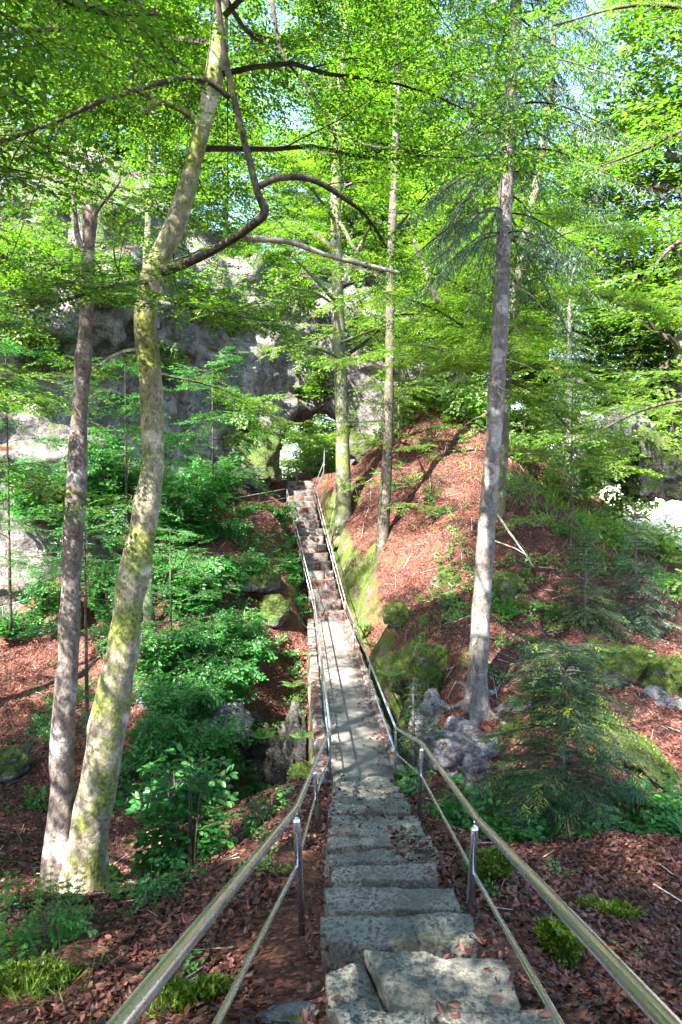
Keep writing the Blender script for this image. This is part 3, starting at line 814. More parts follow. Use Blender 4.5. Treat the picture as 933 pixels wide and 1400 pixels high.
def strip_block(name, o0, o1, z0, z1, m, seed, bev=.02, rough=.01):
    mb = MB(); n_ = 90; S2 = np.linspace(-.02, BL, n_); pr = [(o0, z0), (o0, z1 - bev), (o0 + bev, z1), ((o0 * .75 + o1 * .25), z1), ((o0 + o1) / 2, z1), ((o0 * .25 + o1 * .75), z1), (o1 - bev, z1), (o1, z1 - bev), (o1, z0)]
    P = np.array([[bp(s, o, z) for o, z in pr] for s in S2]); P[..., 2] += rough * fbm(P * 2.5 + seed, 4); P[..., 0] += rough * fbm(P * 3 + seed + 9, 3)
    k_ = len(pr); i, j = np.meshgrid(np.arange(n_ - 1), np.arange(k_ - 1), indexing='ij'); b_ = (i * k_ + j).ravel()
    mb.add(P.reshape(-1, 3), np.stack([b_, b_ + 1, b_ + k_ + 1, b_ + k_], -1)); mb.L.append(np.arange(k_)[::-1]); mb.S.append(np.array([k_])); mb.M.append(np.array([0]))
    mb.build(name, m, br, True)
strip_block('deck', -.60, .60, DECK_Z - .2, DECK_Z, M['concrete'], 1, .01, .004)
strip_block('kerb', -.86, -.605, DECK_Z - .25, DECK_Z + .1, M['kerb'], 2, .04, .02)
strip_block('kerb', .605, .82, DECK_Z - .25, DECK_Z + .06, M['kerb'], 3, .04, .02)

# ------------------------------------------------------------------ railings
def bent(P, rad=.18, k=5):
    """polyline with rounded bends"""
    P = np.asarray(P, float); out = [P[0]]
    for a, b, c in zip(P[:-2], P[1:-1], P[2:]):
        la, lc = np.linalg.norm(b - a), np.linalg.norm(c - b); r = min(rad, la * .4, lc * .4)
        s, e = b + (a - b) / la * r, b + (c - b) / lc * r
        for t in np.linspace(0, 1, k): out.append((1 - t)**2 * s + 2 * t * (1 - t) * b + t * t * e)
    out.append(P[-1]); return np.array(out)
def rail_tube(name, P, r, m, parent, n=14): mb = MB(); tube(mb, bent(P), r, n); return mb.build(name, m, parent, True)
def post(parent, foot, topz, r, m, lean=(0, 0)):
    f = np.array(foot, float); t = np.array([f[0] + lean[0], f[1] + lean[1], topz]); mb = MB(); u = unit(t - f); L = topz - f[2]
    tube(mb, np.array([f, t - u * .075, t - u * .07, t - u * .055]), [r, r, r * .95, r * .7], 14)
    tube(mb, np.array([t - u * .06, t + u * .0]), r * .42, 8)
    tube(mb, np.array([f - u * .02, f + u * .012]), r * 1.7, 14)
    o = mb.build('post', m, parent, True); return o
RH = .86
def rail_near(pxs, side):
    """top rail points [(px, py, d)]"""
    return px_line(pxs)
for side, lab in ((-1, 'left'), (1, 'right')):
    o = .62 * side
    # near flight, from behind the viewer to the bridge start
    if side < 0: tp = px_line([(165, 1400, 1.42), (405, 1106, 4.6), (430, 1047, 7.9), (454, 1001, 12.35)])
    else: tp = px_line([(915, 1400, 1.42), (650, 1117, 4.6), (577, 1016, 8.2), (540, 995, 12.35)])
    ext = tp[0] + (tp[0] - tp[1]) / 3.18 * 2.6
    top = [ext, tp[0], tp[1], tp[2], tp[3]]
    bs = [0, 4.7, 9.7, 14.2]
    far = [np.array(bp(s, o - .02 * side, DECK_Z + .93)) for s in bs]
    top[-1] = far[0]
    label = 'stainless steel handrail on the left of the stairs and bridge' if side < 0 else 'stainless steel handrail on the right of the stairs and bridge'
    rl = thing('metal_railing', label, 'railing', (top[2][0], 4.6, -2.9))
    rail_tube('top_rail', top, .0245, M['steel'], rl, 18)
    low = []
    for p in top[:-1]: low.append(p + np.array([0, 0, -.41]))
    low.append(far[0] + np.array([0, 0, -.46])); 
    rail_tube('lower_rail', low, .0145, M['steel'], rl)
    lf = [f + np.array([0, 0, -.46]) for f in far]
    rail_tube('top_rail', far, .021, M['galv'], rl); rail_tube('lower_rail', lf, .014, M['galv'], rl)
    for p in top[2:4]:
        g = float(stair_z(p[1])) - .2
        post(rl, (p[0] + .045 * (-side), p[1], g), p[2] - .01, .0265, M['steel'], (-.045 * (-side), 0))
    for f in far[:]: post(rl, (f[0], f[1], DECK_Z - .02), f[2] - .01, .021, M['galv'])
    # upper flight
    if side < 0:
        up = [far[-1], at(392.5, 669, 35.0)]; pk = [.33, .66, 1]
    else:
        up = [far[-1], at(430.5, 664, 35.2), at(443, 632, 38.0), at(444, 612, 40.5)]; pk = [.33, .66, 1, 2, 3]
    ur = thing('metal_railing', 'grey tube handrail on the left of the far stairs' if side < 0 else 'grey tube handrail on the right of the far stairs, bending up to the arch', 'railing', (up[1][0], 31, -3))
    up = [np.array(u) for u in up]
    if side < 0: up_ = [far[-1] + (up[1] - far[-1]) * t for t in (.0, 1)]
    else: up_ = up
    up_[0] = up_[0] + np.array([0, .06, .02])
    rail_tube('top_rail', up_, .021, M['galv'], ur); rail_tube('lower_rail', [u + np.array([0, 0, -.46]) for u in up_], .014, M['galv'], ur)
    for t in pk:
        k_ = int(min(t, len(up) - 1 - 1e-6)) if t > 1 else 0
        p = up[0] + (up[1] - up[0]) * t if t <= 1 else up[int(t)]
        post(ur, (p[0], p[1], p[2] - 1.02), p[2] - .01, .021, M['galv'])
# landing rail going off to the left
a, b = at(390, 668.5, 35.05), at(322, 681, 33.0)
lr = thing('metal_railing', 'short grey tube railing branching left from the top of the far stairs', 'railing', (b[0], b[1], b[2] - 1))
rail_tube('top_rail', [a, b], .021, M['galv'], lr); rail_tube('lower_rail', [a + [0, 0, -.46], b + [0, 0, -.46]], .014, M['galv'], lr)
post(lr, (b[0], b[1], b[2] - 1.15), b[2] - .01, .021, M['galv'])
# path railing at the foot of the left cliff
pts = [at(-12, 834, 27.4), at(60, 812, 27.8), at(150, 787, 28.8), at(285, 742, 31)]
pr = thing('metal_railing', 'thin tube railing along the path at the foot of the left cliff', 'railing', pts[1] - [0, 0, 1])
rail_tube('top_rail', pts, .021, M['galv'], pr); rail_tube('lower_rail', [p + [0, 0, -.46] for p in pts], .014, M['galv'], pr)
for p in (at(4, 829, 27.45), pts[2], pts[3]): post(pr, (p[0], p[1], p[2] - 1.3), p[2] - .01, .021, M['galv'])
# wooden fence seen through the arch
fn = thing('wooden_fence', 'low brown wooden fence seen through the rock arch', 'fence', (-1.9, 42, .2))
fa, fb_, fc = at(406, 646, 41.0), at(421, 633, 43.0), at(447, 629, 44.5)
for z in (0, -.5):
    mb = MB(); tube(mb, np.array([fa, fb_]) + [0, 0, z], .05, 7, wob=.1); mb.build('rail', M['wood'], fn, True)
    mb = MB(); tube(mb, np.array([fb_, fc]) + [0, 0, z], .05, 7, wob=.1); mb.build('rail', M['wood'], fn, True)
for p in (fa, fb_, fc):
    mb = MB(); tube(mb, np.array([p + [0, 0, .12], p + [0, 0, -1.3]]), .075, 8, wob=.1); mb.build('post', M['wood'], fn, True)
# pale sunlit gravel slope beyond the ridge at the right
u_, v_ = np.meshgrid(np.linspace(0, 1, 40), np.linspace(0, 1, 40), indexing='ij')
gx2 = 13.2 + 9 * u_ + .9 * fbm(np.stack([u_ * 1.5, v_ * 2.2, u_ * 0], -1), 2); gy2 = 29.2 + 7.5 * v_ + .7 * fbm(np.stack([u_ * 2.2, v_ * 1.5, u_ * 0 + 5], -1), 2)
b_ = (np.arange(39)[:, None] * 40 + np.arange(39)[None]).ravel()
tag(link('gravel_slope', mesh_np('gravel_slope', np.stack([gx2, gy2, height(gx2, gy2) + .07], -1).reshape(-1, 3), np.stack([b_, b_ + 40, b_ + 41, b_ + 1], -1), np.full(len(b_), 4), [M['gravel']], None, True)), 'pale sunlit gravel slope at the right edge', kind='structure')
# ------------------------------------------------------------------ trees in the picture
def RG(k): return np.random.default_rng(k)
def up_from(P, pts): return np.vstack([P, pts])

# --- large mossy beech, left foreground, bending right
t = thing('beech_tree', 'large mossy beech in the left foreground, its sunlit trunk bending to the right', 'tree', at(115, 1195, 7.9))
P = px_line([(108, 1260, 8.0), (120, 1150, 8.0), (148, 1000, 8.05), (172, 850, 8.1), (196, 720, 8.2), (208, 640, 8.3), (208, 540, 8.35), (199, 440, 8.4), (212, 370, 8.4), (243, 300, 8.4), (268, 210, 8.4), (293, 105, 8.4), (303, 0, 8.4), (306, -160, 8.5), (318, -360, 8.7), (310, -560, 8.9)])
rad = [.30, .24, .215, .185, .16, .138, .132, .128, .128, .12, .11, .1, .09, .08, .06, .04]
Q, r = resample(P, 90, rad); mb = MB(); tube(mb, Q, r, 28, 0, True, .16, 3, (.6, .45, 3, .6)); mb.build('trunk', M['beech_bark'], t, True)
def limb_mesh(parent, pts, rad, m, seed=0, wob=.14, n=10):
    Q, r = resample(pts, max(14, len(pts) * 7), rad); mb = MB(); tube(mb, Q, r, n, 0, True, wob, seed); mb.build('limb', m, parent, True); return Q
f = Fol(RG(11)); K = dict(lib=SPR)
L1 = limb_mesh(t, px_line([(218, 372, 8.4), (262, 357, 8.1), (310, 332, 7.7), (345, 308, 7.4), (362, 290, 7.3), (352, 262, 7.25), (340, 215, 7.2), (324, 150, 7.1), (309, 80, 7.0), (298, 0, 6.9), (285, -140, 6.8), (250, -300, 6.6)]),
               [.07, .052, .046, .042, .046, .038, .035, .033, .031, .029, .024, .014], M['twig_bark'], 5)
L2 = limb_mesh(t, px_line([(352, 256, 7.25), (385, 243, 7.3), (430, 247, 7.5), (478, 276, 7.8), (505, 300, 8.1), (530, 340, 8.5)]), [.035, .034, .032, .028, .022, .01], M['twig_bark'], 6)
L3 = limb_mesh(t, px_line([(335, 326, 7.6), (395, 331, 7.7), (450, 350, 7.9), (500, 362, 8.0), (545, 373, 8.1)]), [.034, .032, .028, .024, .018], M['dead_wood'], 7)
L4 = limb_mesh(t, px_line([(268, 165, 8.4), (245, 148, 8.2), (215, 140, 8.0), (198, 153, 7.9)]), [.045, .042, .04, .045], M['beech_bark'], 8)
L5 = limb_mesh(t, px_line([(315, 135, 7.1), (285, 112, 7.0), (245, 108, 6.9), (190, 122, 6.8), (140, 138, 6.6), (80, 165, 6.5), (0, 196, 6.4), (-60, 230, 6.3)]), [.026, .026, .025, .024, .022, .019, .015, .008], M['twig_bark'], 9)
L6 = limb_mesh(t, px_line([(215, 140, 8.0), (180, 112, 7.9), (200, 55, 7.9), (215, 0, 8)]), [.03, .026, .022, .015], M['twig_bark'], 10)
L7 = limb_mesh(t, px_line([(203, 385, 8.3), (150, 392, 7.7), (90, 410, 7.2), (20, 420, 6.9)]), [.03, .024, .018, .008], M['twig_bark'], 12)
L8 = limb_mesh(t, px_line([(212, 400, 8.3), (258, 420, 7.8), (310, 428, 7.5), (360, 440, 7.3)]), [.028, .022, .015, .006], M['twig_bark'], 13)
L9 = limb_mesh(t, px_line([(372, 0, 8.6), (385, 70, 8.5), (420, 120, 8.4), (455, 180, 8.4), (470, 250, 8.4)]), [.025, .022, .018, .012, .006], M['twig_bark'], 14)
f.limb(L1[60:], .03, .01, .16, .5, 7, .9); f.limb(L2, .02, .006, .2, .5, 5, .7, f0=.3); f.limb(L5, .015, .005, .22, .55, 8, .8); f.limb(L6, .015, .005, .2, .5, 4, .7)
f.limb(L7, .015, .005, .12, .55, 12, 1.0); f.limb(L8, .015, .005, .12, .55, 11, .9, f0=.1); f.limb(L9, .012, .004, .22, .5, 5, .6); f.limb(L3[20:], .01, .004, .3, .4, 2, .4)
auto_crown(f, Q[56:], r[56:], .5, 24, 4.6, .2, .7, 7, (.0, .8))
top_ = Q[79]
for tx, ty, tz in ((0, 15, 8.6), (2.2, 13, 8.2), (-1.5, 19, 10.5), (1.4, 18, 11.5), (-4.2, 12.5, 6.8), (3.6, 16, 11), (-6.5, 10, 8.5), (-5, 13, 5.6), (-3.8, 16.5, 6.4), (-7, 14.5, 4.6), (-2.2, 13.5, 5.2)):
    e_ = np.array([tx, ty, tz]); mid_ = top_ * .5 + e_ * .5 + [0, 0, .8]
    Lx = resample(np.array([top_, top_ * .75 + e_ * .25 + [0, 0, .5], mid_, e_]), 22); mb = MB(); tube(mb, Lx, np.linspace(.03, .008, 22), 7, wob=.1); mb.build('limb', M['twig_bark'], t, True)
    f.limb(Lx, .02, .006, .17, .75, 13, 2.2, f0=.3)
c = f.build('crown', M['beech_leaf'], M['twig_bark'], t, LEAF6); NLEAF += f.count()

# --- its broken neighbour
t = thing('broken_tree', 'slender broken trunk with flaking reddish bark left of the big mossy beech', 'tree', at(88, 1175, 8.0))
P = px_line([(78, 1240, 8.0), (84, 1120, 8.0), (86, 1000, 8.05), (94, 900, 8.1), (97, 800, 8.2), (104, 680, 8.25), (110, 560, 8.3), (117, 450, 8.3), (120, 370, 8.3), (123, 300, 8.3), (120, 284, 8.3)])
Q, r = resample(P, 70, [.22, .155, .135, .118, .11, .108, .1, .092, .088, .085, .06]); mb = MB(); tube(mb, Q, r, 18, 0, True, .17, 8, (.2, .3, 3, 2)); mb.build('trunk', M['snag_bark'], t, True)
limb_mesh(t, px_line([(117, 352, 8.3), (106, 320, 8.25), (103, 290, 8.2), (98, 262, 8.2)]), [.04, .033, .026, .014], M['snag_bark'], 3)
L = limb_mesh(t, px_line([(120, 330, 8.3), (132, 290, 8.2), (160, 255, 8.0), (165, 240, 8)]), [.04, .026, .018, .008], M['snag_bark'], 4)

# --- spruce, right centre
t = thing('spruce_tree', 'tall spruce with bare grey trunk and flared roots right of the bridge', 'tree', at(652, 958, 15))
P = px_line([(650, 985, 15), (653, 930, 15), (657, 850, 15), (663, 760, 15), (670, 660, 15), (678, 550, 15), (684, 450, 15), (689, 330, 15), (694, 200, 15), (700, 90, 15), (706, 0, 15), (716, -180, 15), (728, -420, 15), (735, -640, 15)])
rad = [.28, .22, .2, .19, .18, .175, .17, .16, .15, .135, .12, .1, .06, .02]
Q, r = resample(P, 110, rad); mb = MB(); tube(mb, Q, r, 22, 0, True, .08, 21, (.55, .4, 4, 1.2)); mb.build('trunk', M['spruce_bark'], t, True)
rg = RG(77)
for k in range(34):      # dead stubs along the bare trunk
    i = rg.integers(38, 100); az = rg.uniform(0, 6.28); l = rg.uniform(.4, 1.6); p = Q[i]
    d = np.array([math.cos(az), math.sin(az), -.1]); pts = [p]
    for e in range(4): d = unit(d + rg.normal(0, .18, 3) + [0, 0, -.12]); pts.append(pts[-1] + d * l / 4)
    mb = MB(); tube(mb, resample(pts, 9), np.linspace(.02, .005, 9), 5, cap=False); mb.build('dead_branch', M['dead_wood'], t, True)
for th in (-.6, .6, 1.9, 2.9, 4.3):     # roots
    b0 = Q[4]; pts = [b0 + [0, 0, -.15]]
    for e in range(5):
        x_, y_ = b0[0] + math.cos(th) * (.22 + .2 * e), b0[1] + math.sin(th) * (.22 + .2 * e); pts.append(np.array([x_, y_, gz(x_, y_) + .06 - .03 * e]))
    mb = MB(); tube(mb, resample(pts, 14), np.linspace(.09, .025, 14), 8, wob=.25); mb.build('root', M['spruce_bark'], t, True)
_, nl = spruce_crown(Q[58:], r[58:], .3, 3.8, .42, RG(5), .115, .85, .9, .7, parent=t, droop=.8, skip=.35); NLEAF += nl

# --- beech beside the far stairs and thinner ones
def plain_tree(name, label, cat, pts, rad, m, seed, nmain, lmax, h0, gap, scale, lm, d=None, elev=(.1, .7), subs=4, limbs=(), shape=LEAF4, flare=(.5, .35, 3, 0), wob=.08, group=None, ls=1.0, sublen=.45, ext=None):
    global NLEAF
    g = ground_hit(pts[0][0], pts[0][1], 10, 60); k_ = g[1] / pts[0][2]; rad = [q_ * k_ for q_ in rad]; pts = [(q_[0], q_[1], q_[2] * k_) for q_ in pts]
    limbs = [([(q_[0], q_[1], q_[2] * k_) for q_ in lp], lr, kw) for lp, lr, kw in limbs]; print(label[:20], k_)
    P = px_line(pts, d); t = thing(name, label, cat, P[0], group)
    P = np.vstack([P[:1] + [0, 0, -1.3], P[1:]])
    if ext: P = np.vstack([P, P[-1] + np.array(ext)]); rad = list(rad) + [.025]
    Q, r = resample(P, max(40, len(P) * 8), rad); mb = MB(); tube(mb, Q, r, 14, 0, True, wob, seed, flare); mb.build('trunk', M[m], t, True)
    f = Fol(RG(seed))
    for lp, lr, kw in limbs:
        LQ = limb_mesh(t, px_line(lp), lr, M[m] if lr[0] > .05 else M['twig_bark'], seed)
        f.limb(LQ, lr[-1] * 1.2, lr[-1] * .6, **kw)
    if nmain: auto_crown(f, Q, r, h0, nmain, lmax, gap, scale, subs, elev, ls=ls, sublen=sublen)
    if f.P: f.build('crown', M[lm], M['twig_bark'], t, shape); NLEAF += f.count()
    return t
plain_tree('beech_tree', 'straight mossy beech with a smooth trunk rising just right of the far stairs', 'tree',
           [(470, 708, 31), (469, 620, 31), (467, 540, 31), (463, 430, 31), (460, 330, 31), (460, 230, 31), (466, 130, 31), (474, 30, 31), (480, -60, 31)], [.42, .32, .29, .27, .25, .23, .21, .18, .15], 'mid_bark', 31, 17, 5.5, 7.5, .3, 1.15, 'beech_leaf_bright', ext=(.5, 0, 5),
           limbs=[([(462, 300, 31), (490, 345, 30), (500, 322, 29), (512, 300, 28)], [.1, .09, .08, .05], dict(gap=.5, scale=1, subs=2, sublen=1.2)),
                  ([(463, 490, 31), (440, 478, 30), (410, 472, 29.5), (375, 476, 29)], [.08, .07, .05, .02], dict(gap=.4, scale=1.0, subs=5, sublen=1.6)),
                  ([(462, 420, 31), (430, 400, 29), (395, 392, 28)], [.07, .05, .02], dict(gap=.4, scale=1.0, subs=4, sublen=1.6)),
                  ([(462, 470, 31), (500, 455, 29), (540, 440, 27.5)], [.07, .05, .02], dict(gap=.4, scale=1.0, subs=5, sublen=1.8))])
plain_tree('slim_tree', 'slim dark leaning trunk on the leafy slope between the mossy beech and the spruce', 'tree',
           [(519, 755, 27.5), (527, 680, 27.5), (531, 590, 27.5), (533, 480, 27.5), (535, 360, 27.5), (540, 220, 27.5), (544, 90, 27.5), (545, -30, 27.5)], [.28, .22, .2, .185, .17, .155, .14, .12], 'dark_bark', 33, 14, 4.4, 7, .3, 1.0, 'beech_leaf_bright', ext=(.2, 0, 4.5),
           limbs=[([(530, 620, 27.5), (555, 612, 26.8), (580, 608, 26)], [.03, .02, .01], dict(gap=.3, scale=.8, subs=5, sublen=1.0)),
                  ([(528, 655, 27.5), (500, 660, 26.5), (480, 668, 26)], [.03, .02, .01], dict(gap=.3, scale=.7, subs=4, sublen=.9)),
                  ([(526, 690, 27.5), (548, 688, 27), (575, 690, 26.6)], [.03, .02, .01], dict(gap=.3, scale=.7, subs=4, sublen=1.0)),
                  ([(531, 575, 27.5), (500, 577, 26.6), (480, 580, 26)], [.03, .02, .01], dict(gap=.3, scale=.8, subs=4, sublen=1.0))])
plain_tree('slim_tree', 'thin straight trunk standing before the grey cliff left of the far stairs', 'tree',
           [(262, 655, 31), (260, 560, 31), (257, 450, 31), (255, 330, 31), (262, 200, 31)], [.16, .15, .14, .12, .08], 'mid_bark', 35, 20, 3.4, 6, .34, .95, 'beech_leaf', ext=(.3, 0, 3),
           limbs=[([(258, 540, 31), (290, 535, 30), (330, 545, 29)], [.03, .025, .01], dict(gap=.3, scale=.9, subs=7, sublen=1.4)), ([(257, 480, 31), (225, 470, 30), (190, 480, 29)], [.03, .025, .01], dict(gap=.3, scale=.9, subs=6, sublen=1.3))])
plain_tree('beech_tree', 'tall straight beech standing behind the leaning beech, its crown over the bridge', 'tree',
           [(204, 860, 23), (203, 700, 23), (202, 560, 23), (200, 420, 23), (205, 280, 23), (212, 130, 23), (215, 0, 23)], [.2, .17, .155, .145, .13, .11, .09], 'mid_bark', 37, 16, 6.0, 9.5, .24, 1.0, 'beech_leaf', ext=(.6, -.5, 5.5), elev=(-.05, .7), subs=6)
# --- beech whose layered boughs spread before and right of the spruce
D_ = 19
bough = dict(gap=.125, scale=.78, subs=19, sublen=1.8, ls=1.15, f0=.12, droop=-.06)
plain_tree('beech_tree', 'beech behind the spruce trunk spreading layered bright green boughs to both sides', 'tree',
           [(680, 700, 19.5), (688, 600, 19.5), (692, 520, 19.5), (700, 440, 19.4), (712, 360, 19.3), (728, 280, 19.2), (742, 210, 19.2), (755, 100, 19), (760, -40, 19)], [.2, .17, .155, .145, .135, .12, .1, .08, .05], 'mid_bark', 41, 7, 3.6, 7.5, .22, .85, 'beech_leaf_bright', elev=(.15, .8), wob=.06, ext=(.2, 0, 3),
           limbs=[([(700, 440, 19.4), (655, 455, 17.5), (600, 425, 15.5), (545, 405, 14.2), (500, 398, 13.5)], [.06, .05, .04, .03, .012], bough),
                  ([(702, 430, 19.4), (640, 395, 17), (590, 372, 15), (545, 345, 14)], [.055, .045, .032, .012], bough),
                  ([(696, 480, 19.4), (650, 500, 16.5), (600, 478, 14.2), (560, 470, 13.2)], [.055, .045, .03, .012], bough),
                  ([(696, 490, 19.4), (690, 470, 16), (700, 450, 13.2), (720, 440, 11.6)], [.05, .045, .03, .012], bough),
                  ([(700, 440, 19.4), (735, 395, 18), (790, 402, 16.5), (850, 410, 15.5), (900, 430, 15)], [.06, .05, .04, .03, .012], bough),
                  ([(712, 360, 19.3), (760, 325, 18), (815, 310, 16.8), (870, 320, 16)], [.055, .045, .032, .012], bough),
                  ([(706, 385, 19.3), (670, 345, 17.5), (620, 330, 16)], [.05, .04, .015], bough),
                  ([(692, 520, 19.5), (735, 540, 16.5), (790, 600, 14), (830, 640, 13)], [.05, .045, .03, .012], bough),
                  ([(694, 500, 19.5), (750, 500, 16.5), (820, 540, 14.5), (890, 560, 13.2)], [.055, .045, .03, .012], bough),
                  ([(720, 320, 19.2), (700, 300, 16.5), (720, 290, 14.5), (770, 300, 13.5)], [.05, .04, .03, .012], bough)])
# --- trees rooted outside the frame: some reach in, unseen ones are added for shade
b2 = dict(gap=.17, scale=.5, subs=8, sublen=1.0, f0=.25, droop=-.1)
def edge_tree(label, base, top, rad, seed, limbs, nmain, lmax, h0, lm='beech_leaf', gap=.3, scale=.75):
    global NLEAF
    t = thing('beech_tree', label, 'tree', base); P = np.array([np.array(base) - [0, 0, .5], base, np.array(base) * .6 + np.array(top) * .4 + [.15, .1, 0], np.array(base) * .25 + np.array(top) * .75, top])
    Q, r = resample(P, 50, [rad * 1.2, rad, rad * .8, rad * .5, .03]); mb = MB(); tube(mb, Q, r, 16, 0, True, .1, seed, (.4, .4, 3, 0)); mb.build('trunk', M['beech_bark'], t, True)
    f = Fol(RG(seed))
    for lp, lr, kw in limbs:
        lp = np.array(lp); k = np.argmin(np.abs(Q[:, 2] - lp[0][2])); lp = np.vstack([Q[k], lp])
        LQ = limb_mesh(t, lp, [lr, lr * .8] + list(np.linspace(lr * .6, .008, len(lp) - 2)), M['twig_bark'], seed); f.limb(LQ, .01, .005, **kw)
    auto_crown(f, Q, r, h0, nmain, lmax, gap, scale, 7, (.0, .7))
    f.build('crown', M[lm], M['twig_bark'], t, LEAF6); NLEAF += f.count()
edge_tree('beech outside the left edge whose big leaved twigs hang in at the top left corner', (-4.6, 2.5, gz(-4.6, 2.5)), (-3.6, 2.2, 9.5), .2, 51,
          [(px_line([(-150, -60, 3.6), (20, -30, 4.2), (130, 15, 4.6), (215, 20, 4.8)]), .05, b2), (px_line([(-200, 150, 3.8), (-40, 60, 4.6), (80, 40, 5.2), (190, 60, 5.6)]), .05, b2)], 16, 3.2, 5.0)
edge_tree('beech outside the right edge whose boughs hang in at the upper right', (7.6, 8.2, gz(7.6, 8.2)), (7.2, 8, 9), .2, 53,
          [(px_line([(1000, 170, 8.4), (930, 180, 8.6), (880, 205, 8.8), (800, 235, 9.2)]), .05, b2), (px_line([(1020, 40, 8.4), (930, 10, 8.6), (850, 10, 8.8), (740, 40, 9)]), .05, b2),
           (px_line([(1010, 300, 8.2), (930, 330, 8.3), (880, 380, 8.4)]), .05, b2), (px_line([(1040, 560, 8.4), (960, 545, 8.6), (880, 560, 9), (800, 600, 9.4)]), .05, b2)], 5, 2.2, 7, 'beech_leaf')
edge_tree('unseen beech added uphill behind the viewer, shading the top of the stairs', (-5.5, -3.2, gz(-5.5, -3.2)), (-5, -3, 12.5), .24, 55, [], 34, 5.2, 4.2, gap=.24, scale=.9)
edge_tree('tall beech by the left cliff foot outside the frame', (-13.5, 18.5, gz(-13.5, 18.5)), (-10.5, 18.5, 15), .28, 58, [], 12, 6.2, 9, gap=.3, scale=1.0)
edge_tree('unseen bushy beech added outside the left edge, shading the left ravine floor', (-15.2, 10.5, gz(-15.2, 10.5)), (-14.8, 10.7, 5.5), .16, 67, [], 34, 5.0, 3.0, gap=.24, scale=.9)
edge_tree('unseen young beech added outside the left edge, shading the near ravine floor', (-10.5, 8, gz(-10.5, 8)), (-10, 8.2, 6.5), .16, 66, [], 32, 4.2, 3.2, gap=.24, scale=.85)
edge_tree('beech added outside the frame at the near left ravine edge, shading the ravine', (-7.5, 5.5, gz(-7.5, 5.5)), (-6.5, 6, 11), .24, 59, [], 24, 5.0, 6.0, gap=.26, scale=.85)
edge_tree('unseen beech added on the slope beyond the left edge, shading the ravine floor', (-14.5, 4.5, gz(-14.5, 4.5)), (-13.5, 5, 11), .24, 60, [], 34, 6.2, 6, gap=.26, scale=.95)
edge_tree('unseen beech added on the slope right behind the viewer, shading the handrails', (-1.6, -7.5, gz(-1.6, -7.5)), (-1.2, -7, 11), .24, 63, [], 32, 5.0, 4.2, gap=.24, scale=.9)
edge_tree('unseen beech added uphill behind the viewer at the right, shading the leaf bank', (3.6, -5.5, gz(3.6, -5.5)), (3.2, -5, 11), .24, 64, [], 32, 5.0, 4.2, gap=.24, scale=.9)
# --- background trees
def proto(seed, h, nmain, lmax, h0, gap, scale, lm, bm, rad, conif=False):
    P = np.array([[0, 0, -.6], [.1, 0, h * .3], [-.05, .1, h * .6], [.1, .1, h]]); Q, r = resample(P, 30, [rad * 1.2, rad * .85, rad * .55, .03])
    mb = MB(); tube(mb, Q, r, 10, 0, True, .06, seed); tm = mb.mesh('trunk', [M[bm]], True)
    if conif:
        o, nl = spruce_crown(Q, r, h0, lmax, .8, RG(seed), .26, .42, .7, .85, droop=.6, m_needle='spruce_needle'); me = o.data; bpy.data.objects.remove(o)
    else:
        f = Fol(RG(seed)); auto_crown(f, Q, r, h0, nmain, lmax, gap, scale, 6, (.0, .8), lib=SPR_THIN, ls=1.7)
        mb = MB(); leaves(mb, np.vstack(f.P), np.vstack(f.D), np.vstack(f.N), np.concatenate(f.S), LEAF4, 0)
        prisms(mb, np.vstack(f.a), np.vstack(f.b), np.concatenate(f.r0) * 1.3, np.concatenate(f.r1) * 1.3, 1); me = mb.mesh('crown', [M[lm], M['twig_bark']]); nl = f.count()
    return tm, me, nl
PR = {'a': proto(101, 17, 44, 4.4, 2.5, .5, 1.6, 'beech_leaf_bright', 'mid_bark', .28), 'b': proto(102, 19, 46, 4.4, 3.5, .5, 1.6, 'beech_leaf', 'mid_bark', .3),
      'c': proto(103, 15, 44, 4.8, 1.0, .5, 1.6, 'pale_leaf', 'beech_bark', .24), 's': proto(104, 21, 0, 3.4, 1.5, 0, 0, '', 'spruce_bark', .26, True)}
print({k: v[2] for k, v in PR.items()})
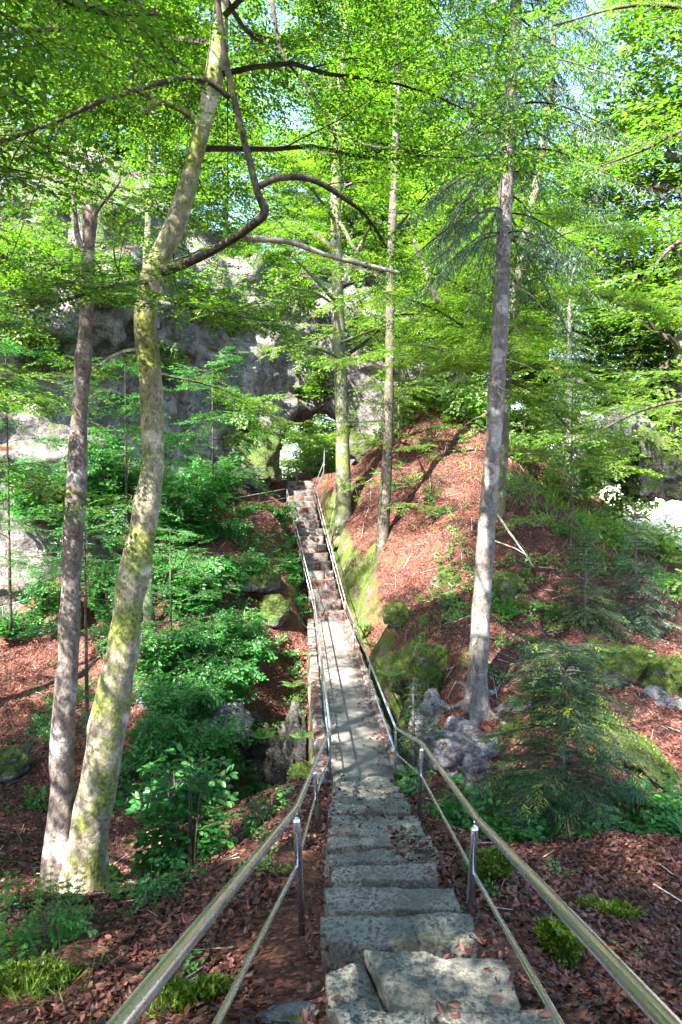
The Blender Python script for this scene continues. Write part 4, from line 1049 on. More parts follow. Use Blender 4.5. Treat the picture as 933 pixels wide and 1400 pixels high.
bgd = [  # x, y, kind, scale, rot, label
    (-11.5, 41, 'b', .8, 0, 'leafy tree growing on top of the left cliff at the left edge'), (-15, 37, 'a', .75, 2, 'bushy bright tree on the cliff top above the left railing path'),
    (-9.8, 38.5, 'a', .75, 1, 'leafy tree on the cliff top right of the big leaning beech'), (-6.6, 39.8, 'c', .65, 3, 'pale leafy tree on the cliff top above the thin trunk'),
    (-2.6, 40.8, 'a', .42, 0, 'small tree on the cliff directly above the rock arch'), (.8, 44, 'a', .8, 5, 'bright leafy tree on the cliff top behind the mossy beech'),
    (3.4, 43, 'b', .75, 4, 'leafy tree on the cliff top behind the slim leaning trunk'), (6.2, 42, 'c', .75, 2.5, 'pale leafy tree where the cliff meets the ridge'),
    (9.5, 41, 'a', .85, .5, 'bright leafy tree just behind the ridge, beside the spruce trunk'), (12, 36, 's', .7, 1, 'drooping spruce on the ridge right of the tall bare spruce'),
    (13.5, 45, 'b', .9, 2, 'leafy tree beyond the ridge, half hidden by layered beech boughs'), (19, 43, 'c', .95, 1, 'pale sunlit tree beyond the ridge near the right edge'),
    (20, 52, 'a', 1, 3, 'bright tree far beyond the ridge at the right'), (25, 46, 'c', 1, 0, 'pale tree at the far right edge above the clearing'),
    (16, 56, 's', .9, 2, 'distant spruce beyond the ridge'), (9, 56, 'b', 1, 2, 'tall distant tree behind the ridge crest'), (5, 62, 'a', 1.3, 1, 'distant bright tree behind the arch cliff'),
    (-3.4, 66, 'c', .8, 2, 'pale sunlit tree seen through the rock arch'), (.2, 70, 'a', .8, 0, 'bright tree standing right of centre through the rock arch'), (-13, 66, 'a', 1.3, 3.5, 'distant leafy tree far behind the left cliff'),
    (-25, 52, 'b', 1.2, 1.5, 'distant dark tree beyond the left cliff top'), (21, 46, 'a', 1.6, 2, 'tall leafy tree towering over the ridge at the right'), (25, 39, 'c', 1.6, 4, 'tall pale tree rising beside the right edge'),
    (9, 47, 'b', 1.5, 1, 'tall tree filling the gap behind the spruce top'), (5.5, 52, 'a', 1.5, 3, 'tall bright tree behind the slim tree tops'), (-3.5, 72, 'b', 1.9, 5, 'tall tree showing behind the crown of the mossy beech'), (14, 50, 'c', 1.6, 5, 'tall pale tree in the sky gap right of the spruce'), (30, 44, 'a', 1.6, 1, 'tall tree at the far right behind the clearing bushes'), (-21, 60, 'a', 1.6, 2, 'tall tree behind the crown of the big leaning beech'),
    (-12.5, 46, 'a', 1.2, 4, 'tall leafy tree rising over the cliff skyline behind the broken trunk'), (-17.5, 42, 'b', 1.1, 2, 'tall leafy tree rising over the cliff at the far left edge'), (-10.5, 42.5, 'a', 1.0, 1, 'tall leafy tree over the cliff skyline right of the big leaning beech'), (-21, 37, 'c', 1.1, 0, 'pale tree above the left cliff outside the left edge'), (3.5, 46.5, 'b', 1.1, 3, 'tall leafy tree over the cliff between mossy beech and slim trunk'),
    (19.5, 39, 'b', 1.65, 2, 'very tall tree behind the gravel slope filling the upper right'), (16, 44, 's', 1.5, 3, 'tall spruce behind the ridge left of the gravel slope'),
    (28, 60, 'b', 1.1, 1, 'distant tree at the right horizon'), (33, 50, 's', 1, 1, 'distant spruce at the right horizon')]
bgn = {'a': 'leafy_tree', 'b': 'leafy_tree', 'c': 'leafy_tree', 's': 'spruce_tree'}
for x, y, k, s_, rz, lab in bgd:
    tm, cm, nl = PR[k]; z = cliff_top(x, y) if x < 8 and y < 47 else gz(x, y)
    t = thing(bgn[k], lab, 'tree', (x, y, z - .1), 'trees beyond the cliff and ridge'); t.rotation_euler.z = rz; t.scale = (s_, s_, s_)
    for nm, me in (('trunk', tm), ('crown', cm)):
        o = bpy.data.objects.new(nm, me); col.objects.link(o); o.parent = t
    NLEAF += nl
# ------------------------------------------------------------------ leaf litter (nobody could count it)
def normals(x, y, e=.06):
    gx_ = (height(x + e, y) - height(x - e, y)) / (2 * e); gy_ = (height(x, y + e) - height(x, y - e)) / (2 * e)
    return unit(np.stack([-gx_, -gy_, np.ones_like(x)], -1))
def litter(name, n_, xr, yr, smin, smax, shape, seed, label, ypow=1.0, jit=.45, lift=.012):
    r = RG(seed); x = r.uniform(*xr, n_); y = yr[0] + (yr[1] - yr[0]) * r.random(n_)**ypow
    on = np.abs(x - stair_x(y)) < .5; on &= y < 12.5
    rgt = (x - stair_x(y) > .12) & (y > 3.6) & (y < 7.2)
    keep = ~on | (r.random(n_) < np.where(rgt, .3, .07))
    keep &= ~((np.abs(x - bridge_x(y)) < .9) & (y > 12) & (y < 27.2)) & ~((np.abs(x - ustair_x(y)) < .75) & (y > 26) & (y < 39))
    x, y = x[keep], y[keep]; m = len(x); z = height(x, y); nn = normals(x, y)
    steep = nn[:, 2] > .55; x, y, z, nn = x[steep], y[steep], z[steep], nn[steep]; m = len(x)
    if seed == 61:
        q_ = fbm(np.stack([x * .9, y * .9, x * 0 + 7], -1), 3) + .5 * R.random(len(x)) > -.12; x, y, z, nn = x[q_], y[q_], z[q_], nn[q_]; m = len(x)
    o2 = (np.abs(x - stair_x(y)) < .5) & (y < 12.5); z = np.where(o2, stair_z(y) + .07, z)
    N = unit(nn + r.normal(0, jit, (m, 3))); D = r.normal(0, 1, (m, 3)); D = unit(D - N * (D * N).sum(-1, keepdims=True))
    P = np.stack([x, y, z + lift + r.uniform(0, .03, m)], -1); S = r.uniform(smin, smax, m)
    mb = MB(); leaves(mb, P - D * S[:, None] * .5, D, N, S, shape); o = mb.build(name, M['litter_leaf'])
    tag(o, label, 'leaves', kind='stuff'); return o
litter('leaf_litter', 66000, (-5.5, 6), (1.2, 9.5), .03, .088, CURL, 61, 'brown fallen beech leaves covering the bank round the near stairs', .8)
litter('leaf_litter', 150000, (-13, 14), (9.5, 36), .06, .105, LEAF4, 62, 'red brown fallen leaves covering the far slopes of the ravine', .9, .4)

r = RG(66); n_ = 3800; y = r.uniform(2.3, 12.2, n_); x = stair_x(y) + r.uniform(-.6, .6, n_); z = stair_z(y) - .06 + r.uniform(-.05, .04, n_); fr = ((12.35 - y) / TR) % 1; k = (fr > .58) | (np.abs(x - stair_x(y)) > .46) | ((x > stair_x(y) + .1) & (y > 3.8) & (y < 6.3) & (r.random(n_) < .35))
z = np.where(fr > .58, stair_z(y) + TR * (fr - .5) * -.31 - .02 + r.uniform(-.02, .03, n_), z + .05); x, y, z = x[k], y[k], z[k]; m = len(x); N = unit(np.array([[0, .1, 1.0]]) + r.normal(0, .4, (m, 3)))
mb = MB(); leaves(mb, np.stack([x, y, z], -1), r.normal(0, 1, (m, 3)), N, r.uniform(.04, .075, m), CURL)
tag(mb.build('leaf_litter', M['litter_leaf']), 'fallen leaves caught at the back of the stone treads', 'leaves', kind='stuff')
r = RG(67); n_ = 900; s_ = r.uniform(.2, BL, n_); o_ = np.sign(r.normal(size=n_)) * (.58 - np.abs(r.normal(0, .16, n_))); P = np.array([bp(a_, b_, DECK_Z + .012 + c_) for a_, b_, c_ in zip(s_, o_, r.uniform(0, .02, n_))])
mb = MB(); leaves(mb, P, r.normal(0, 1, (n_, 3)) * [1, 1, .1], unit(np.array([[0, 0, 1.0]]) + r.normal(0, .25, (n_, 3))), r.uniform(.04, .08, n_), CURL)
tag(mb.build('leaf_litter', M['litter_leaf']), 'fallen leaves blown along both edges of the bridge deck', 'leaves', kind='stuff')
# ------------------------------------------------------------------ rocks
def on(px, py, d0=3.): return ground_hit(px, py, d0)
def rock(label, px, py, w, hgt, m, seed, d=None, dep=1.0, sink=.25, name='boulder', rough=.4, tufts=0, rot=0., tilt=0., sub=4, cat='rock'):
    """w, hgt: half width and half height in photo pixels, (px, py) its middle"""
    g = at(px, py, d) if d else on(px, py + hgt * .6)
    s = g[1] / F
    c = g + np.array([0, w * s * dep * .5, (hgt * s * .3 if not d else 0)])
    return boulder(name, label, c, (w * s, w * s * dep, hgt * s), m, seed, rough, rot, cat, tufts, sub, tilt)
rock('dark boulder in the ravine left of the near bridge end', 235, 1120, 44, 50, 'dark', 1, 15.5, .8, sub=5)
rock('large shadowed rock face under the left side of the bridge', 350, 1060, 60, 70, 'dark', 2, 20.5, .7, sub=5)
rock('mossy rock shelf beside the left bridge wall', 404, 1020, 16, 50, 'dark', 3, 19.5, 1.2, tufts=900)
rock('broad pale rock slab among shrubs on the left bank', 235, 985, 62, 40, 'outcrop', 4, 20, .8, rough=.3, tilt=.2)
rock('lit pale stone under the shrubs on the left bank', 295, 1000, 38, 32, 'outcrop', 5, 19.5, .8)
rock('mossy boulder at the top of the left bank below the railing', 330, 790, 45, 24, 'mossy', 6, None, .8, tufts=1200)
rock('small mossy stone on the bank left of the far bridge end', 368, 835, 22, 18, 'mossy', 7, None, .9, tufts=700)
rock('rounded rock at the foot of the left cliff behind the path railing', 30, 790, 60, 65, 'cliff', 8, 30, .8, sub=5)
rock('dark low boulder at the left frame edge on the ravine floor', 5, 1045, 26, 22, 'boulder', 9)
rock('broken rock step at the back of the left ravine floor', 95, 868, 75, 22, 'boulder', 10, 27, .5, sub=5)
rock('big mossy crag leaning out at the left of the arch', 335, 625, 38, 45, 'mossy', 11, 36.0, .8, sub=5, tufts=1500)
rock('mossy yellow green stone at the foot of the mossy beech', 500, 612, 22, 22, 'mossy', 12, 36.5, .8)
# right side
rock('pale ragged limestone outcrop below the roots of the tall spruce', 632, 1035, 52, 40, 'outcrop', 13, 14.3, .7, rough=.55, sub=5, tilt=-.3)
rock('long grey rock ledge running up right from the spruce roots', 735, 948, 70, 15, 'outcrop', 14, 15.6, .5, rough=.5, sub=5, tilt=-.5)
rock('mossy hump beside the right bridge railing', 560, 925, 26, 24, 'mossy', 15, None, .9, tufts=2500)
rock('mossy hump between bridge and spruce roots', 600, 900, 20, 26, 'mossy', 16, None, .9, tufts=1500)
rock('mossy rock step right of the spruce trunk', 690, 835, 17, 42, 'mossy', 17, 19, .9, tufts=1500)
rock('green mossy boulder with ferns near the right edge', 845, 925, 50, 36, 'mossy', 18, 15.5, .8, tufts=4500, sub=5)
rock('mossy boulder at the right frame edge', 915, 945, 38, 40, 'mossy', 19, 15, .8, tufts=3500)
rock('mossy slab sloping down to the dark hollow at the right', 860, 1020, 70, 26, 'mossy', 20, 13.2, .8, tufts=5000, tilt=.55, sub=5)
rock('sunlit pale rock at the right edge under the mossy boulder', 925, 985, 40, 32, 'outcrop', 21, 14, .8)
rock('jagged grey rock block left of the spruce roots', 600, 985, 26, 28, 'outcrop', 41, 15.2, .8, rough=.6, sub=5, tilt=.3)
rock('narrow grey rock fin dropping into the right hollow', 655, 1075, 22, 34, 'outcrop', 42, 13, .8, rough=.6, sub=5, tilt=-.2)
rock('grey rock block in the middle of the long ledge', 690, 975, 32, 18, 'outcrop', 43, 15, .7, rough=.6, sub=5, tilt=-.5)
rock('dark mossy rock under the long grey ledge', 720, 1010, 44, 26, 'mossy', 44, 14.6, .8, rough=.5, sub=5, tufts=1500, tilt=-.3)
rock('mossy hump above the long ledge, right of the spruce roots', 725, 900, 24, 22, 'mossy', 45, 17.5, .9, rough=.5, tufts=1800)
rock('mossy ridge of stone falling towards the hollow at the right edge', 905, 1060, 60, 22, 'mossy', 46, 12, .8, rough=.5, tufts=4000, tilt=.6, sub=5)
rock('small yellow green mossy rock beside the spruce roots', 590, 935, 18, 20, 'mossy', 47, 16.2, .9, rough=.5, tufts=1500)
rock('small mossy stone on the ravine side under the left rail bend', 420, 1075, 22, 18, 'mossy', 48, 12.9, .8, rough=.5, tufts=1500)
rock('small mossy stone on the ragged slope right of the spruce', 700, 800, 18, 16, 'mossy', 49, 20, .9, rough=.5, tufts=900)
rock('small mossy stone on the slope left of the bare spruce', 612, 790, 16, 11, 'mossy', 50, None, .9, rough=.5, tufts=700)
rock('small mossy stone on the slope below the slim tree', 545, 840, 18, 14, 'mossy', 51, None, .9, rough=.5, tufts=900)
rock('small mossy stone on the leaf slope above the outcrop', 780, 905, 22, 20, 'mossy', 22, 17.5, .9, tufts=1200)
rock('pale crag on the ridge above the clearing at the right', 845, 600, 48, 34, 'outcrop', 23, 30, .8, sub=5, rough=.5)
rock('mossy crag at the right end of the ridge', 905, 640, 40, 46, 'mossy', 24, 29, .8, sub=5, rough=.5, tufts=2500)
rock('mossy rock rim on the crest left of the spruce', 620, 545, 45, 24, 'mossy', 25, 35.5, .8, tufts=2500, rough=.5)
rock('bright green moss cushion by the second right railing post', 676, 1192, 22, 22, 'mossy', 26, None, .9, tufts=3800, rough=.75, name='mossy_rock')
rock('round bright moss cushion on the leaves under the right handrail', 766, 1300, 24, 28, 'mossy', 27, None, .9, tufts=4500, rough=.8, name='mossy_rock')
rock('flat moss patch on the leaves at the right', 828, 1250, 30, 5, 'mossy', 28, None, .5, tufts=1800, rough=.9, name='mossy_rock')
rock('moss cushion at the bottom left between the two left rails', 262, 1378, 36, 12, 'mossy', 29, None, .6, tufts=3500, rough=.9, name='mossy_rock')
rock('moss clump at the bottom left corner', 35, 1352, 40, 10, 'mossy', 30, None, .7, tufts=3000, rough=.9, name='mossy_rock')
rock('moss cushion touching the big beech at its foot', 135, 1200, 22, 14, 'mossy', 31, None, .8, tufts=2500, name='mossy_rock')
rock('small sunlit white stone at the bottom of the stairs', 398, 1396, 36, 9, 'outcrop', 32, None, .6, name='boulder')

# ------------------------------------------------------------------ shrubs, ferns, saplings
def shrub_spray(rng):
    P, D, N, S, a, b = [], [], [], [], [], []
    pts = [np.zeros(3)]; m = 6
    for k in range(m): pts.append(pts[-1] + [1 / m, rng.normal(0, .03), -.03 * k / m + rng.normal(0, .02)])
    for k in range(m):
        a.append(pts[k]); b.append(pts[k + 1])
        for sd in (-1, 1):
            an = sd * rng.uniform(.7, 1.2); d = np.array([math.cos(an), math.sin(an), rng.normal(-.1, .2)]); pe = rng.uniform(.04, .14)
            q_ = pts[k + 1] + d * pe; a.append(pts[k + 1]); b.append(q_); P.append(q_); D.append(d); N.append([rng.normal(0, .3), rng.normal(0, .3), 1]); S.append(rng.uniform(.2, .3))
    P.append(pts[-1]); D.append([1, 0, -.1]); N.append([0, 0, 1]); S.append(.27)
    return tuple(np.array(v, float) for v in (P, D, N, S, a, b))
SHR = [shrub_spray(RG(130 + k)) for k in range(8)]
def shrub(label, px, py, w, hh, seed, d=None, stems=9, lm='shrub_leaf', scale=.45, gap=.13, name='shrub', lean=(0, 0), lib=SHR, ls=1.0, droop=-.12, roll=.35, base=None, cat='shrub', shape=LEAF6, group=None, facing=(0, -.35, 1)):
    """(px, py): foot of the shrub in the photo; w, hh: half width and height in photo pixels"""
    global NLEAF
    g = base if base is not None else (at(px, py, d) if d else on(px, py)); s = g[1] / F; H = hh * s; Wd = w * s; r = RG(seed)
    t = thing(name, label, cat, g, group); f = Fol(r); st_ = MB()
    for k in range(stems):
        az = r.uniform(0, 6.28); ou = Wd * math.sqrt(r.random()); top = g + np.array([math.cos(az) * ou + lean[0], math.sin(az) * ou * .8 + lean[1], H * r.uniform(.55, 1.0)])
        p0 = g + np.array([math.cos(az), math.sin(az), 0]) * Wd * .3 + [0, 0, -.08]; mid = p0 * .5 + top * .5 + np.array([0, 0, H * .16])
        Q = resample(np.array([p0, mid, top, top + (top - mid) * .3 - [0, 0, H * .1]]), 12); f.poly(Q, .004 + .006 * H, .003)
        f.along(Q, gap, scale, .04, 1.1, droop, lib, ls, roll)
    f.build('foliage', M[lm], M['twig_bark'], t, shape); NLEAF += f.count(); return t
G1 = 'shrubs on the left bank below the cliff'
for a in [
    ('dense broad leaved shrub behind the upper trunk of the big beech', 255, 735, 48, 90, 201, 27.5, 16, .9), ('broad leaved shrub just right of the big beech at mid height', 265, 830, 48, 80, 202, 24.5, 14, .8),
    ('sparse shrub with sunlit leaves right of the leaning beech', 290, 905, 38, 70, 203, 22.5, 10, .7), ('leafy shrub at the foot of the left bank by the beech', 225, 920, 44, 70, 204, 21.5, 12, .75),
    ('sunlit shrub over the pale rock slab on the left bank', 245, 985, 60, 60, 205, 19, 15, .62), ('low leafy shrub spilling over the dark ravine rocks', 280, 1035, 48, 50, 206, 17.5, 12, .55),
    ('shrub between the two leaning trunks on the far bank', 155, 830, 40, 70, 207, 26, 11, .8), ('pale leaved shrub against the left cliff between the trunks', 150, 690, 48, 100, 208, 28.5, 12, 1.0),
    ('pale bush at the cliff foot left of the broken trunk', 60, 710, 45, 85, 209, 28, 12, 1.0), ('small shrub beside the path railing at the left', 75, 835, 32, 50, 210, 26, 9, .75),
    ('leafy bush at the cliff foot left of the railing landing', 285, 690, 38, 70, 211, 32.5, 12, 1.0), ('bright young bush under the landing railing', 350, 770, 34, 45, 212, 30, 10, .8),
    ('small leafy bush left of the far stairs', 378, 715, 22, 30, 213, 32, 7, .7), ('dark green bush under the left end of the path railing', 25, 865, 36, 34, 214, 26.5, 8, .7),
    ('little bush left of the lower far stairs', 385, 790, 18, 30, 215, 28.5, 6, .65), ('small bush with few leaves above the rock slab', 335, 870, 28, 36, 216, 23.5, 6, .6)]:
    shrub(a[0], a[1], a[2], a[3], a[4], a[5], a[6], int(a[7] * 2.1), scale=a[8] * .95, gap=.19 * a[8], group=G1)
# near ones
shrub('hanging broad leaved bush in front of the dark ravine, left of the rail', 255, 1215, 36, 160, 221, 8.8, 12, scale=.5, gap=.13, lean=(-.1, .4), ls=1.25)
shrub('small bush at the ravine lip by the left rail bend', 375, 1150, 34, 60, 222, 9.6, 9, scale=.34, gap=.12, lean=(.05, .1))
shrub('low broad leaved seedling clump on the lip right of the big beech', 205, 1232, 42, 40, 223, None, 8, scale=.26, gap=.1, name='seedling')
shrub('two leaved seedlings on the leaf bank left of the rail', 370, 1200, 26, 20, 224, None, 4, scale=.2, gap=.12, name='seedling', lm='pale_leaf')
shrub('broad leaved plant in the lower left among the leaves', 60, 1290, 42, 55, 225, None, 8, scale=.24, gap=.1, name='seedling')
shrub('small green seedling beside the second right post', 648, 1268, 10, 16, 226, None, 3, scale=.16, gap=.1, name='seedling')
shrub('green seedling at the bottom left beside the handrail', 240, 1345, 20, 26, 227, None, 4, scale=.18, gap=.1, name='seedling')
# right hollow
G2 = 'dark leafy shrubs in the hollow right of the bridge'
for a in [('dark leafy shrub in the hollow right of the bridge stairs', 640, 1165, 48, 75, 231, 9.6, 14), ('dark leafy shrub under the left boughs of the young spruce', 705, 1172, 46, 62, 232, 8.9, 13),
          ('dark shrub right of the young spruce stem', 840, 1145, 64, 62, 233, 8.9, 15), ('dark shrub at the right frame edge below the mossy slab', 925, 1150, 50, 66, 234, 9.2, 13),
          ('dim shrub behind the young spruce at the hollow bottom', 770, 1110, 70, 60, 235, 12.5, 14), ('leafy plants against the right bridge wall beside the near post', 590, 1115, 26, 50, 236, 11.2, 9)]:
    shrub(a[0], a[1], a[2], a[3] * 1.1, a[4], a[5], a[6], a[7] * 2, scale=.44, gap=.12, group=G2, ls=1.2)
# ridge bushes
G3 = 'bushes along the ridge on the right'
for a in [('bush on the crest just left of the spruce trunk', 635, 575, 36, 45, 241, 34), ('bush on the crest right of the spruce trunk', 725, 630, 40, 60, 242, 31), ('yellow green bush on the falling ridge', 780, 675, 44, 70, 243, 29.5),
          ('bush round the pale crag on the ridge', 835, 650, 50, 80, 244, 29), ('sunlit bush above the clearing at the right edge', 910, 640, 50, 90, 245, 30), ('thin bush on the ridge end', 840, 745, 34, 40, 246, 27),
          ('bright bush on the crest beside the cliff end', 585, 560, 26, 40, 247, 36), ('bush in the ridge notch right of the mossy beech', 545, 600, 22, 34, 248, 35), ('low sunlit bush at the lower rim of the gravel slope', 892, 752, 30, 36, 264, 28.5), ('bush at the left rim of the gravel slope', 858, 705, 26, 50, 265, 30), ('small sunlit bush at the right frame edge', 940, 815, 26, 34, 249, 24), ('leafy bush on the crest between slim tree and spruce', 605, 572, 34, 50, 261, 35.5), ('tall bush on the crest just behind the spruce trunk', 668, 598, 36, 80, 262, 33.5), ('bush at the saddle where cliff and ridge meet', 565, 575, 30, 60, 263, 36.5)]:
    shrub(a[0], a[1], a[2], a[3], a[4], a[5], a[6], 12, lm='pale_leaf', scale=1.0, gap=.26, group=G3)
# bushes hanging on the cliff
G4 = 'bushes rooted on the cliff face'
for k, (lab, px, py, w_, h_, sd) in enumerate([('bush on a ledge of the cliff left of the arch', 335, 600, 36, 60, 251), ('hanging ivy bush over the top of the arch', 440, 545, 26, 60, 252), ('bush on the cliff ledge behind the big beech', 215, 520, 50, 60, 253),
        ('bush high on the cliff left of the broken trunk', 70, 500, 50, 60, 254), ('bush on the cliff between the two leaning trunks', 150, 420, 46, 60, 255), ('bush on the cliff rim above the thin trunk', 290, 440, 50, 60, 256),
        ('bush on the cliff rim above the arch', 400, 420, 50, 60, 257), ('dark bush on the cliff right of the mossy beech', 510, 470, 36, 60, 258), ('bush at the upper left on the cliff face', 30, 380, 50, 70, 259), ('bush at the cliff end beside the ridge', 560, 470, 40, 60, 260)]):
    v = at(px, py, 1.0); dd = np.linspace(20, 46, 400); fx = np.abs(CLIFFV[None, :, 0][:, ::7] - (v[0] * dd)[:, None]) + np.abs(CLIFFV[None, :, 1][:, ::7] - dd[:, None]) + np.abs(CLIFFV[None, :, 2][:, ::7] - (v[2] * dd)[:, None])
    kk = np.nonzero(fx.min(1) < .5)[0]; d_ = dd[kk[0]] if len(kk) else 37
    shrub(lab, px, py, w_, h_, sd, d_ - .1, 12, scale=1.0, gap=.28, lm='beech_leaf', group=G4, lean=(0, -.7), cat='bush', name='bush')
for a in [('lit leafy bush on the left bank above the dark ravine hole', 300, 960, 44, 60, 217, 20.5, 26, .7), ('leafy bush trailing down the ravine side right of the big beech', 215, 1040, 34, 70, 218, 17, 24, .55),
          ('leafy bush in the middle of the left bank', 330, 800, 34, 50, 220, 26.5, 18, .8), ('leafy bush beside the lower left railing of the far stairs', 345, 905, 26, 36, 228, 22.5, 14, .6)]:
    shrub(a[0], a[1], a[2], a[3], a[4], a[5], a[6], a[7], scale=a[8] * .95, gap=.19 * a[8], group=G1)
for k, (lab, x_, y_, h_) in enumerate([('sunlit bush beyond the arch at its left side', -3.4, 57, 2.6), ('sunlit bush beyond the arch in its middle', -1.6, 60, 3.2), ('sunlit bush beyond the arch at its right side', .2, 58, 2.4), ('taller sunlit bush far beyond the arch', -2.6, 66, 5.5), ('taller sunlit bush far beyond the arch, right of the other', .3, 67, 5.0)]):
    s_ = y_ / F; shrub(lab, 0, 0, 1.9 / s_, h_ / s_, 360 + k, base=np.array([x_, y_, gz(x_, y_)]), stems=26, lm='pale_leaf', scale=1.3, gap=.3, group='bushes beyond the arch', cat='bush', name='bush')
# understorey saplings: thin stem and flat sprays
def sapling(label, px, py, d, hh, seed, n_=12, lmax=1.6, scale=.6, gap=.22, lm='shrub_leaf', lean=(0, 0)):
    global NLEAF
    g = at(px, py, d); H = hh * d / F; t = thing('beech_sapling', label, 'sapling', g, 'young beeches with flat leaf sprays'); r = RG(seed)
    P = np.array([g - [0, 0, .3], g + [lean[0] * .2, lean[1] * .2, H * .3], g + [lean[0] * .6, lean[1] * .6, H * .7], g + [lean[0], lean[1], H]])
    Q, rr_ = resample(P, 30, [.06, .045, .03, .008]); mb = MB(); tube(mb, Q, rr_, 8, 0, True, .05, seed); mb.build('trunk', M['twig_bark'], t, True)
    f = Fol(r); auto_crown(f, Q, rr_, H * .2, n_, lmax, gap, scale, 4, (-.05, .25)); f.build('crown', M[lm], M['twig_bark'], t, LEAF4); NLEAF += f.count()
sapling('young beech with flat sprays before the cliff left of the thin trunk', 175, 830, 24, 330, 271, 20, 2.8, .95, .32)
sapling('young beech spreading flat sprays between thin trunk and far stairs', 292, 740, 29, 250, 272, 14, 2.5, 1.1, .36)
sapling('young beech at the left edge in front of the cliff', 15, 850, 24, 400, 273, 22, 2.8, .95, .32)
sapling('slim sapling whose sprays cross the broken trunk', 120, 1010, 17, 330, 274, 9, 1.9, .7, .26)
sapling('young beech at the foot of the left bank behind the big beech', 235, 960, 21, 240, 275, 16, 2.0, .75, .28)
sapling('young beech over the ridge flank right of the spruce', 780, 760, 24, 230, 276, 12, 2.2, .9, .32, 'pale_leaf')
sapling('tall young beech on the crest between slim tree and spruce', 625, 580, 35, 190, 381, 14, 2.6, 1.1, .38, 'beech_leaf_bright')
sapling('young beech on the crest right beside the cliff end', 575, 570, 36.5, 170, 382, 14, 2.6, 1.1, .38, 'beech_leaf_bright')
sapling('young beech against the cliff behind the slim tree', 545, 640, 33, 220, 277, 14, 2.6, 1.1, .4, 'beech_leaf_bright')
sapling('young bright beech beyond the arch', 424, 650, 60, 62, 278, 14, 2.2, 1.2, .4, 'pale_leaf')
sapling('young bright beech beyond the arch, on its right side', 452, 646, 64, 66, 279, 14, 2.2, 1.2, .4, 'pale_leaf')
# young spruces
def young_spruce(label, px, py, d, hh, seed, lmax, step=.2, strip=.1, dens=1.0, lean=(0, 0), h0=.3, m='young_needle', tipnew=True, skip=.12, tc=.8):
    global NLEAF
    g = at(px, py, d); H = hh * d / F; t = thing('young_spruce', label, 'spruce', g, 'young spruces right of the bridge')
    P = np.array([g - [0, 0, .3], g + [lean[0] * .1, lean[1] * .1, H * .3], g + [lean[0] * .5, lean[1] * .5, H * .7], g + [lean[0], lean[1], H]])
    Q, rr_ = resample(P, 30, [.05, .04, .025, .006]); mb = MB(); tube(mb, Q, rr_, 8, 0, True, .05, seed); mb.build('trunk', M['spruce_bark'], t, True)
    _, nl = spruce_crown(Q, rr_, h0 * H, lmax, step, RG(seed), strip, dens, .25, tc, parent=t, droop=.3, m_needle=m, tipnew=tipnew, skip=skip); NLEAF += nl
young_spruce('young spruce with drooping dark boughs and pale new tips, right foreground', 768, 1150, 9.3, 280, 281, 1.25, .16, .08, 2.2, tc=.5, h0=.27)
young_spruce('small spruce beside the right bridge railing', 565, 1035, 14, 110, 282, .75, .17, .09, 1.0, h0=.1, tipnew=False)
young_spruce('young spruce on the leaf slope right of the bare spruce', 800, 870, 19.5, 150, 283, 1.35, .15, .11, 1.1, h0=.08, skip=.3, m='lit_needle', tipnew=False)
young_spruce('pale young spruce near the right frame edge below the clearing', 868, 850, 20.5, 150, 284, 1.3, .15, .11, 1.1, h0=.08, skip=.3, m='spruce_needle', tipnew=False)
young_spruce('small spruce among the left bank shrubs', 120, 760, 27.5, 90, 286, 1.2, .26, .15, .9, h0=.1, tipnew=False)
# ferns
def fern(label, px, py, d, size, seed, n_=9):
    global NLEAF
    g = at(px, py, d) if d else on(px, py); t = thing('fern', label, 'fern', g, 'ferns'); r = RG(seed); mb = MB(); P, D, N, S = [], [], [], []; a, b = [], []
    for k in range(n_):
        az = k * 6.283 / n_ + r.normal(0, .2); L = size * r.uniform(.7, 1.1); h_ = np.array([math.cos(az), math.sin(az), 0]); m = 16; pts = []
        for e in range(m + 1):
            u = e / m; pts.append(g + h_ * L * u * .85 + np.array([0, 0, L * (.75 * u - .6 * u * u)]))
        pts = np.array(pts); a.append(pts[:-1]); b.append(pts[1:]); w_ = np.cross(h_, [0, 0, 1.0])
        for e in range(2, m + 1):
            u = e / m; l = L * .24 * math.sin(min(1, u * 1.3 + .12) * 3.0) ** .8 if u < .97 else L * .04
            for sd in (-1, 1): P.append(pts[e]); D.append(w_ * sd + h_ * .35 + np.array([0, 0, -.15])); N.append([0, 0, 1] + r.normal(0, .1, 3)); S.append(max(l, .02))
    leaves(mb, np.array(P), np.array(D), np.array(N), np.array(S), (NEEDLE[0] * [1, 1.7, 1], NEEDLE[1])); a, b = np.vstack(a), np.vstack(b); prisms(mb, a, b, .004, .003, 1)
    mb.build('frond', [M['fern_leaf'], M['twig_bark']], t); NLEAF += len(P)
for k, (lab, px, py, d, s_) in enumerate([('fern beside the right bridge railing at its far end', 495, 858, 24, .75), ('fern right of the bridge railing, lower down', 512, 885, 21, .7), ('fern on the mossy bank right of the middle of the bridge', 535, 925, 17.5, .6),
        ('fern by the near right bridge post', 556, 1060, 12.4, .5), ('fern on the left bridge wall', 412, 1010, 15, .5), ('fern lower down the left bridge wall', 400, 940, 18, .55), ('fern at the dark rocks under the bridge', 360, 1010, 17, .6),
        ('fern on top of the mossy boulder near the right edge', 835, 895, 15.5, .6), ('fern in the right hollow below the mossy slab', 880, 1090, 11.5, .6), ('fern at the foot of the small spruce by the bridge', 585, 1085, 12.3, .55),
        ('fern right of the far stairs beside the mossy beech', 455, 720, 31, .6)]):
    fern(lab, px, py, d, s_, 300 + k)
